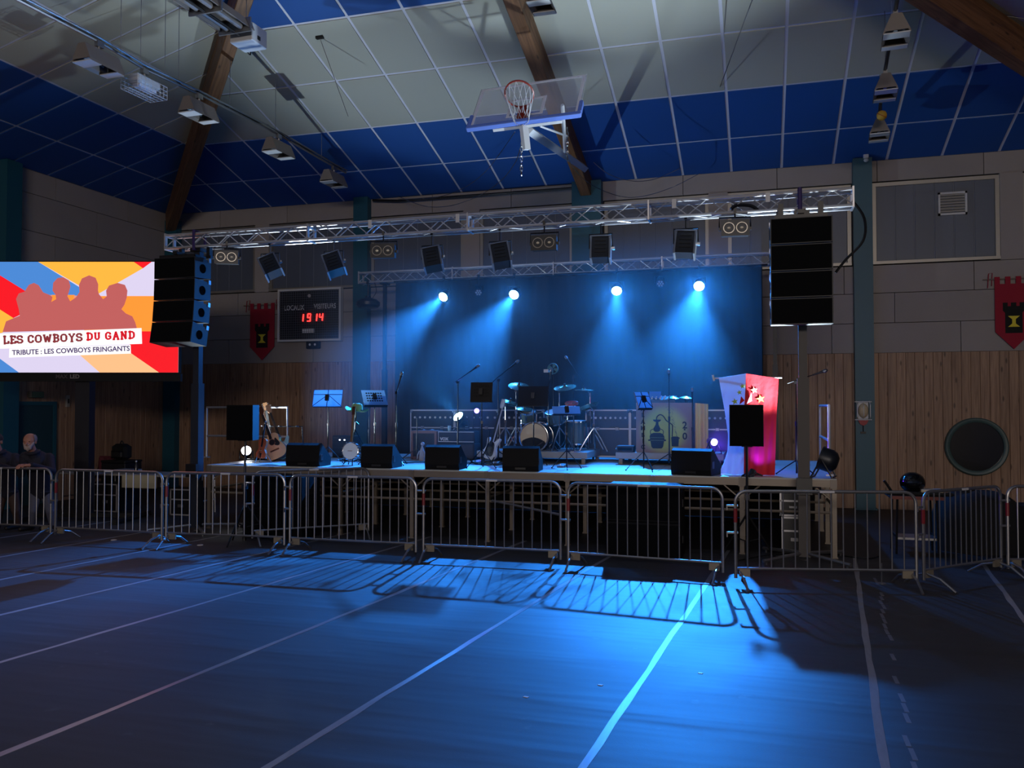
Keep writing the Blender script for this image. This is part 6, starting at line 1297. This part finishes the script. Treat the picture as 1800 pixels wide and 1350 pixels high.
# ================================================================ people at the left barrier
m_skin = M('skin', (176, 122, 104), .55); m_jacket = M('dark_navy_jacket', (24, 24, 40), .8, noise=(20, .2)); m_jeans = M('pale_grey_trousers', (84, 86, 104), .8, noise=(30, .15)); m_shoe = M('dark_shoe', (18, 16, 18), .6); m_hair = M('grey_hair', (128, 116, 112), .8, noise=(60, .3)); m_brownt = M('brown_trousers', (60, 42, 38), .8, noise=(30, .15))
def person(dx, lab, D0, trousers, hair, beard=True, name='person'):
    P = lambda px, py, D: at_d(px + dx, py, D0 + D)
    head = P(52, 776, -.12); base = P(72, 860, .45); base.z = 0
    t = thing(name, lab, 'person', base)
    caps = []; k_ = lambda a, b, ra, rb, m: caps.append((a - base, b - base, ra, rb, m))
    pel, wst, chs, nk = P(72, 862, .45), P(70, 846, .36), P(66, 812, .12), P(58, 794, -.02)
    k_(pel, wst, .165, .155, 1); k_(wst, chs, .165, .19, 1); k_(chs, nk, .15, .075, 1)
    shr, shl = P(44, 803, .0), P(86, 806, .16); k_(shr, chs, .085, .13, 1); k_(shl, chs, .095, .14, 1)
    ell, wl = P(91, 829, -.02), P(56, 817.5, -.36); k_(shl, ell, .085, .068, 1); k_(ell, wl, .066, .047, 1)
    elr, wr = P(37, 834, .0), P(43, 818, -.35); k_(shr, elr, .08, .062, 1); k_(elr, wr, .06, .045, 1)
    hips = (P(63, 866, .42), P(82, 867, .48)); knees = (P(58, 897, .3), P(88, 898, .4)); feet = (P(56, 927, .4), P(92, 928, .5))
    for h_, n_, f_ in zip(hips, knees, feet):
        f_ = Vector((f_.x, f_.y, .09)); k_(h_, n_, .1, .07, 2); k_(n_, f_, .07, .052, 2); k_(f_ - Vector((0, 0, .035)), f_ + Vector((-.04, -.19, -.05)), .048, .04, 3)
    # head: eyes at mid height, looking along the barrier to the right of the camera
    fd = Vector((.36, -.93, -.14)).normalized(); sd = fd.cross(Vector((0, 0, 1))).normalized(); upv = sd.cross(fd)
    hd = head; k_(nk, hd - upv * .05 + fd * .0, .06, .065, 0); 
    H_ = lambda f, s, u: hd + fd * f + sd * s + upv * u
    k_(H_(-.02, 0, .03), H_(.005, 0, .02), .098, .092, 0); k_(H_(.03, 0, -.03), H_(.045, 0, -.075), .072, .05, 0)
    k_(H_(.085, 0, .012), H_(.115, 0, -.025), .010, .017, 0)                      # nose
    for s in (-1, 1): k_(H_(-.01, s * .085, .02), H_(-.015, s * .09, -.03), .02, .014, 0); k_(H_(.07, s * .03, .028), H_(.075, s * .045, .026), .018, .014, 0)
    k_(H_(.075, -.022, -.052), H_(.075, .022, -.052), .016, .016, 0)              # lips
    # hands with five fingers curled over the top rail
    for wv, s in ((wl, -1), (wr, 1)):
        pd = Vector((-.55 if s < 0 else .05, -.8, 0)).normalized(); sdv = pd.cross(Vector((0, 0, 1))).normalized()
        palm0, palm1 = wv + pd * .02, wv + pd * .085; k_(palm0 - sdv * .015, palm1 - sdv * .02, .026, .024, 4); k_(palm0 + sdv * .015, palm1 + sdv * .02, .026, .024, 4)
        for i, (o, ln) in enumerate(((-.033, .062), (-.011, .075), (.011, .078), (.033, .07))):
            a = palm1 + sdv * o; b = a + pd * ln * .55 + Vector((0, 0, -.008)); c_ = b + pd * ln * .2 + Vector((0, 0, -ln * .55)); k_(a, b, .0105, .0095, 4); k_(b, c_, .0095, .008, 4)
        a = palm0 + sdv * .035 + pd * .01; b = a + sdv * .03 + pd * .035 + Vector((0, 0, -.01)); k_(a, b, .013, .011, 4); k_(b, b + pd * .03 + Vector((0, 0, -.012)), .011, .009, 4)
    mb = MB()
    for a, b, ra, rb, m in caps:
        d = b - a; n = max(2, int(d.length / .03)); mb.tube([a + d * (i / n) for i in range(n + 1)], [ra + (rb - ra) * i / n for i in range(n + 1)], 12); mb.ball(tuple(a), ra * .995, 12, 8); mb.ball(tuple(b), rb * .995, 12, 8)
    tmp = inst('tmp_body', mb.mesh('tmp_body', m_skin)); r_ = tmp.modifiers.new('r', 'REMESH'); r_.mode = 'VOXEL'; r_.voxel_size = .0085; s_ = tmp.modifiers.new('s', 'SMOOTH'); s_.iterations = 3; s_.factor = .5
    me = evaluated_mesh(tmp); bpy.data.objects.remove(tmp); me.name = 'body'
    me.materials.clear()
    for m in (m_skin, m_jacket, trousers, m_shoe): me.materials.append(m)
    import numpy as np
    co = np.zeros(len(me.polygons) * 3); me.polygons.foreach_get('center', co); co = co.reshape(-1, 3); best = np.full(len(co), 9.); idx = np.zeros(len(co), int)
    for a, b, ra, rb, m in caps:
        a_, d_ = np.array(a), np.array(b - a); tt = np.clip(((co - a_) @ d_) / max(1e-9, d_ @ d_), 0, 1); ds = np.linalg.norm(co - a_ - tt[:, None] * d_, axis=1) - (ra + (rb - ra) * tt)
        w_ = ds < best; best[w_] = ds[w_]; idx[w_] = 0 if m == 4 else m
    me.polygons.foreach_set('material_index', idx.astype(np.int32)); me.polygons.foreach_set('use_smooth', np.ones(len(idx), bool)); me.update()
    inst('body', me, t)
    loc = lambda p: p - base
    for s in (-1, 1):
        MB().ball(tuple(loc(H_(.078, s * .034, .012))), .011, 8, 6).build('eye', M('eye_dark', (40, 34, 34), .2), t, True)
    if beard: 
        mb = MB()
        for a, b, r1, r2 in ((H_(.03, -.065, -.02), H_(.075, -.02, -.085), .024, .036), (H_(.03, .065, -.02), H_(.075, .02, -.085), .024, .036), (H_(.07, -.03, -.095), H_(.07, .03, -.095), .03, .03), (H_(.095, -.03, -.038), H_(.095, .03, -.038), .013, .013), (H_(.07, 0, -.1), H_(.075, 0, -.125), .04, .02)):
            a, b = loc(a), loc(b); mb.tube([a, a.lerp(b, .5), b], [r1, (r1 + r2) / 2, r2], 10); mb.ball(tuple(a), r1, 10, 6); mb.ball(tuple(b), r2, 10, 6)
        mb.build('beard', M('white_beard', (168, 150, 146), .9, noise=(80, .2)), t, True)
    q = Matrix((sd.to_4d(), (-fd).to_4d(), upv.to_4d(), (0, 0, 0, 1))).transposed(); q[3][0] = q[3][1] = q[3][2] = 0; q[3][3] = 1
    mb = MB(); mb.m = Matrix.Translation(loc(H_(-.022, 0, .034))) @ q
    mb.grid(lambda u, v: (.105 * math.cos(2 * PI * u) * math.sin(v * 1.75), .112 * math.sin(2 * PI * u) * math.sin(v * 1.75) + .0, .104 * math.cos(v * 1.75) - (.0 if math.sin(2 * PI * u) > -.2 else .0)) if True else 0, 24, 8) if hair == 'full' else mb.grid(lambda u, v: (.103 * math.cos(PI * (u * 1.3 - .15)) * math.sin(.75 + v * 1.3), .11 * math.sin(PI * (u * 1.3 - .15)) * math.sin(.75 + v * 1.3), .102 * math.cos(.75 + v * 1.3)), 20, 7)
    mb.build('hair', m_hair if beard else M('dark_hair', (40, 32, 30), .8), t, True)
    # jacket collar, hem and cuffs
    a = loc(nk); MB().tube([a + Vector((.085 * math.cos(x * PI / 6), .085 * math.sin(x * PI / 6), -.01 + .02 * math.sin(x * PI / 6))) for x in range(12)], .03, 8, True).build('collar', m_jacket, t, True)
    a = loc(pel); MB().tube([a + Vector((.165 * math.cos(x * PI / 8), .15 * math.sin(x * PI / 8), -.02)) for x in range(16)], .022, 6, True).build('jacket_hem', m_jacket, t, True)
    return t
person(0, 'bearded balding man in a dark jacket leaning on the left barrier', 13.74, m_jeans, 'ring')
person(-60, 'person in dark jacket and brown trousers cut by the left edge', 13.78, m_brownt, 'full', False)

# ================================================================ gear on the floor behind the barriers
m_top = M('pale_table_top', (150, 146, 140), .5)
def table(px0, px1, pyt, Y, z, dep, lab, mat=m_top, rz=0.0, leg=m_galv):
    a, b = at_y(px0, pyt, Y), at_y(px1, pyt, Y); z = z or a.z; w2 = (b.x - a.x) / 2; t = thing('folding_table', lab, 'table', ((a.x + b.x) / 2, Y, 0), rz, 'tables beside the stage')
    MB().bbox(-w2, w2, 0, dep, z - .04, z, .008).build('table_top', mat, t)
    for s in (-1, 1):
        for yy in (.06, dep - .06): MB().tube([(s * (w2 - .1), yy, z - .04), (s * (w2 - .08), yy, 0)], .016, 6).build('leg', leg, t)
        MB().tube([(s * (w2 - .09), .06, .25), (s * (w2 - .09), dep - .06, .25)], .012, 5).build('leg_brace', leg, t)
    return t, ((a.x + b.x) / 2, Y, z)
TYL = 13.6
t, c = table(172, 345, 862, TYL, .76, .75, 'pale folding table behind the barriers at the left')
MB().box(-.55, .25, -.02, -.01, .5, .74).build('table_skirt', M('cream_skirt', (170, 164, 140), .8), t)
t, c2 = table(100, 168, 862, TYL + .2, .74, .7, 'smaller pale table behind the man at the left', m_top)
x = at_y(205, 855, TYL).x; t = thing('document_tray', 'flat pale case lying on the left folding table', 'case', (x, TYL + .3, .76)); MB().bbox(-.22, .22, -.15, .15, 0, .07, .01).build('case_shell', M('pale_case', (150, 150, 150), .5), t); MB().box(-.05, .05, -.17, -.15, .02, .05).build('case_handle', m_black, t)
x = at_y(226, 860, TYL).x; t = thing('water_bottle', 'dark bottle standing on the left folding table', 'bottle', (x, TYL + .2, .76)); MB().lathe([(0, 0), (.035, 0), (.035, .15), (.014, .2), (.014, .23), (0, .23)], 12).build('bottle_body', M('dark_bottle', (30, 34, 40), .15), t, True); MB().lathe([(.017, .225), (.017, .25), (0, .25)], 10).build('cap', m_white, t)
p = at_y(163, 815, TYL + .3); t = thing('backpack', 'black backpack on a tall box behind the left table', 'bag', (p.x, TYL + 1.1, .95)); MB().bbox(-.2, .2, -.12, .12, 0, .34, .06).build('bag_body', m_dark, t); MB().bbox(-.14, .14, -.17, -.12, .04, .2, .03).build('front_pocket', m_black, t); MB().tube(spl([(-.05, 0, .33), (0, 0, .4), (.05, 0, .33)], 4, False), .012).build('grab_loop', m_black, t)
t = thing('storage_box', 'tall dark box under the black backpack', 'box', (p.x, TYL + 1.1, 0)); MB().bbox(-.3, .3, -.25, .25, 0, .9, .012).build('box_body', m_case, t); MB().bbox(-.31, .31, -.26, .26, .9, .95, .012).build('box_lid', m_black, t)
p = at_y(112, 835, TYL + .2); t = thing('chair', 'dark folding chair with reddish coat behind the left barrier', 'chair', (p.x, TYL + 1.2, 0)); MB().bbox(-.2, .2, -.2, .2, .43, .46, .01).build('seat', m_black, t); MB().bbox(-.2, .2, .18, .21, .62, .95, .01).build('backrest', m_black, t)
for sx_ in (-.18, .18): MB().tube([(sx_, .2, .95), (sx_, -.18, 0)], .012).tube([(sx_, -.16, .43), (sx_, .22, 0)], .012).build('leg', m_blackmetal, t)
t2 = thing('coat', 'dull red coat hanging over the dark folding chair', 'coat', (p.x, TYL + 1.2, .5)); MB().grid(lambda u, v: (-.2 + .4 * u, .16 - .015 * math.sin(u * 14) - .03 * math.sin(v * 3), .47 - .45 * v), 14, 8).grid(lambda u, v: (.2 - .4 * u, .23 + .015 * math.sin(u * 14), .47 - .45 * v), 14, 8).build('coat_body', M('dull_red_cloth', (92, 34, 44), .85), t2, True); MB().tube([(-.2, .2, .47), (.2, .2, .47)], .04).build('coat_shoulders', MATS['dull_red_cloth'], t2, True)
def crate(px0, px1, py0, Y, z0, h, d, lab, grp='cases beside the stage', name='equipment_case'):
    a, b = at_y(px0, py0, Y), at_y(px1, py0, Y); w2 = (b.x - a.x) / 2; t = thing(name, lab, 'case', ((a.x + b.x) / 2, Y, z0), 0, grp)
    MB().bbox(-w2, w2, 0, d, 0, h, .012).build('case_body', m_case, t); e = MB()
    for z in (.012, h * .6, h - .012): e.box(-w2 - .004, w2 + .004, -.008, .012, z - .012, z + .012)
    for s in (-1, 1): e.box(s * w2 - .012, s * w2 + .012, -.008, .012, 0, h)
    e.build('edge_profile', m_alu, t); MB().bbox(-.06, .06, -.014, .0, h * .3, h * .42, .006).build('latch', m_galv, t); return t
crate(165, 205, 880, TYL + .1, 0, .55, .5, 'dark case under the left folding table'); crate(300, 335, 880, TYL + .05, 0, .5, .45, 'dark case under the right end of the left folding table')
def crate_z(px0, px1, Y, z0, h, lab): return crate(px0, px1, 880, Y, z0, h, .5, lab)
crate_z(1375, 1418, 12.7, 0, .5, 'dark edged case on the floor under the right end of the stage'); crate_z(1372, 1416, 12.78, .502, .36, 'smaller dark edged case stacked under the right end of the stage')
# right side: work table with a bag, heap under cloth
t, c = table(1565, 1662, 884, 12.9, .82, .6, 'work table with a red front edge behind the right barriers', M('dark_table_top', (54, 44, 44), .5), 0, m_blackmetal)
w2 = (at_y(1662, 884, 12.9).x - at_y(1565, 884, 12.9).x) / 2
MB().box(-w2, w2, -.012, 0, .775, .82).build('red_edge', M('dull_red_edge', (110, 50, 44), .6), t); MB().box(-w2 + .1, w2 - .05, .1, .5, .2, .23).build('lower_shelf', m_galv, t)
p = at_y(1606, 852, 13.1); t = thing('motorcycle_helmet', 'glossy black helmet-like case on the work table at right', 'helmet', (p.x, 13.2, .82)); MB().ball((0, 0, .17), (.17, .2, .15), 16, 10).build('helmet_shell', M('gloss_black', (12, 12, 14), .12), t, True); mb = MB(); mb.ball((0, -.05, .18), (.14, .165, .06), 14, 6); mb.build('visor', M('visor_glass', (30, 34, 44), .05), t, True); MB().lathe([(0, 0), (.12, 0), (.14, .05), (0, .06)], 14).build('helmet_rim', m_black, t)
t = thing('flat_bag', 'flat black bag spread on the work table under the helmet', 'bag', (p.x + .05, 13.05, .822)); MB().bbox(-.42, .45, -.08, .0, 0, .05, .02).build('bag_body', m_dark, t); MB().tube(spl([(-.35, -.04, .05), (-.42, -.04, .16), (-.45, -.04, .2)], 4, False), .02).build('bag_strap', m_black, t)
p = at_y(1640, 868, 12.95); t = thing('white_box', 'small pale box on the right end of the work table', 'box', (p.x, 13.0, .82)); MB().bbox(-.14, .14, 0, .2, 0, .08, .006).build('box_body', M('pale_card', (190, 176, 150), .7), t); MB().box(-.14, .14, -.004, .2, .08, .09).build('box_lid', m_white, t)
def heap(px, Y, rx, ry, h, lab, seed):
    rr = random.Random(seed); x = at_y(px, 900, Y).x; ph_ = [rr.uniform(0, 6) for _ in range(4)]
    def f(u, v):
        q = 2 * PI * u; k = math.sin(v * PI / 2) ** .55 if v > 0 else 0; rad = 1 + .05 * math.sin(3 * q + ph_[0]) + .03 * math.sin(7 * q + ph_[1] + v * 3); return (rx * k * rad * math.cos(q), ry * k * rad * math.sin(q), h * (math.cos(v * PI / 2) ** .6 if v < 1 else 0) * (1 + .03 * math.sin(5 * q + ph_[2])))
    t = thing('covered_heap', lab, 'heap', (x, Y, 0), 0, 'dark covered heaps at the right'); MB().grid(f, 36, 12).build('black_cover', M('black_cover_cloth', (12, 12, 15), .9), t, True); MB().lathe([(0, 0), (rx * .8, 0), (rx * .8, .02), (0, .02)], 16).build('pallet', m_black, t)
heap(1718, 13.7, .62, .5, .84, 'tall dark heap under black cloth behind the turned barrier', 1); heap(1812, 13.9, .42, .42, .66, 'lower dark heap under black cloth near the right edge', 2)
p = at_z(1550, 1026, 0); t = thing('floor_post', 'thin pale post with round foot before the right barrier', 'stand', p); MB().lathe([(0, 0), (.05, 0), (.05, .008), (0, .012)], 14).build('round_foot', m_galv, t); MB().tube([(0, 0, .01), (0, 0, .24)], .007, 6).build('post', m_galv, t)
for px, py, lab in ((200, 950, 'small pale cap of a floor socket, left one'), (352, 959, 'small pale cap of a floor socket near the left tower')):
    p = at_z(px, py, 0); t = thing('socket_cover', lab, 'cover', (p.x, p.y, .005), 0, 'floor socket caps'); MB().lathe([(0, 0), (.045, 0), (.045, .006), (.03, .01), (0, .01)], 14).build('cover_plate', m_white, t)
p = at_z(1395, 985, 0)
cable('cable', 'long black cable on the floor under the right end of the stage', [at_z(1300, 985, .01), at_z(1360, 975, .01), at_z(1440, 972, .01), at_z(1520, 982, .01), at_z(1545, 978, .01)], .012)
for px, py in ((1055, 1206), (924, 1227), (1231, 1185)):
    p = at_z(px, py, 0); tag(MB().prism([(p.x - .02, p.y), (p.x + .015, p.y - .01), (p.x + .022, p.y + .012), (p.x - .012, p.y + .016)], .006, .009, 'xy').build('paper_scrap', m_white), 'tiny white scrap of paper on the open floor', 'scrap', 'paper scraps on the floor')
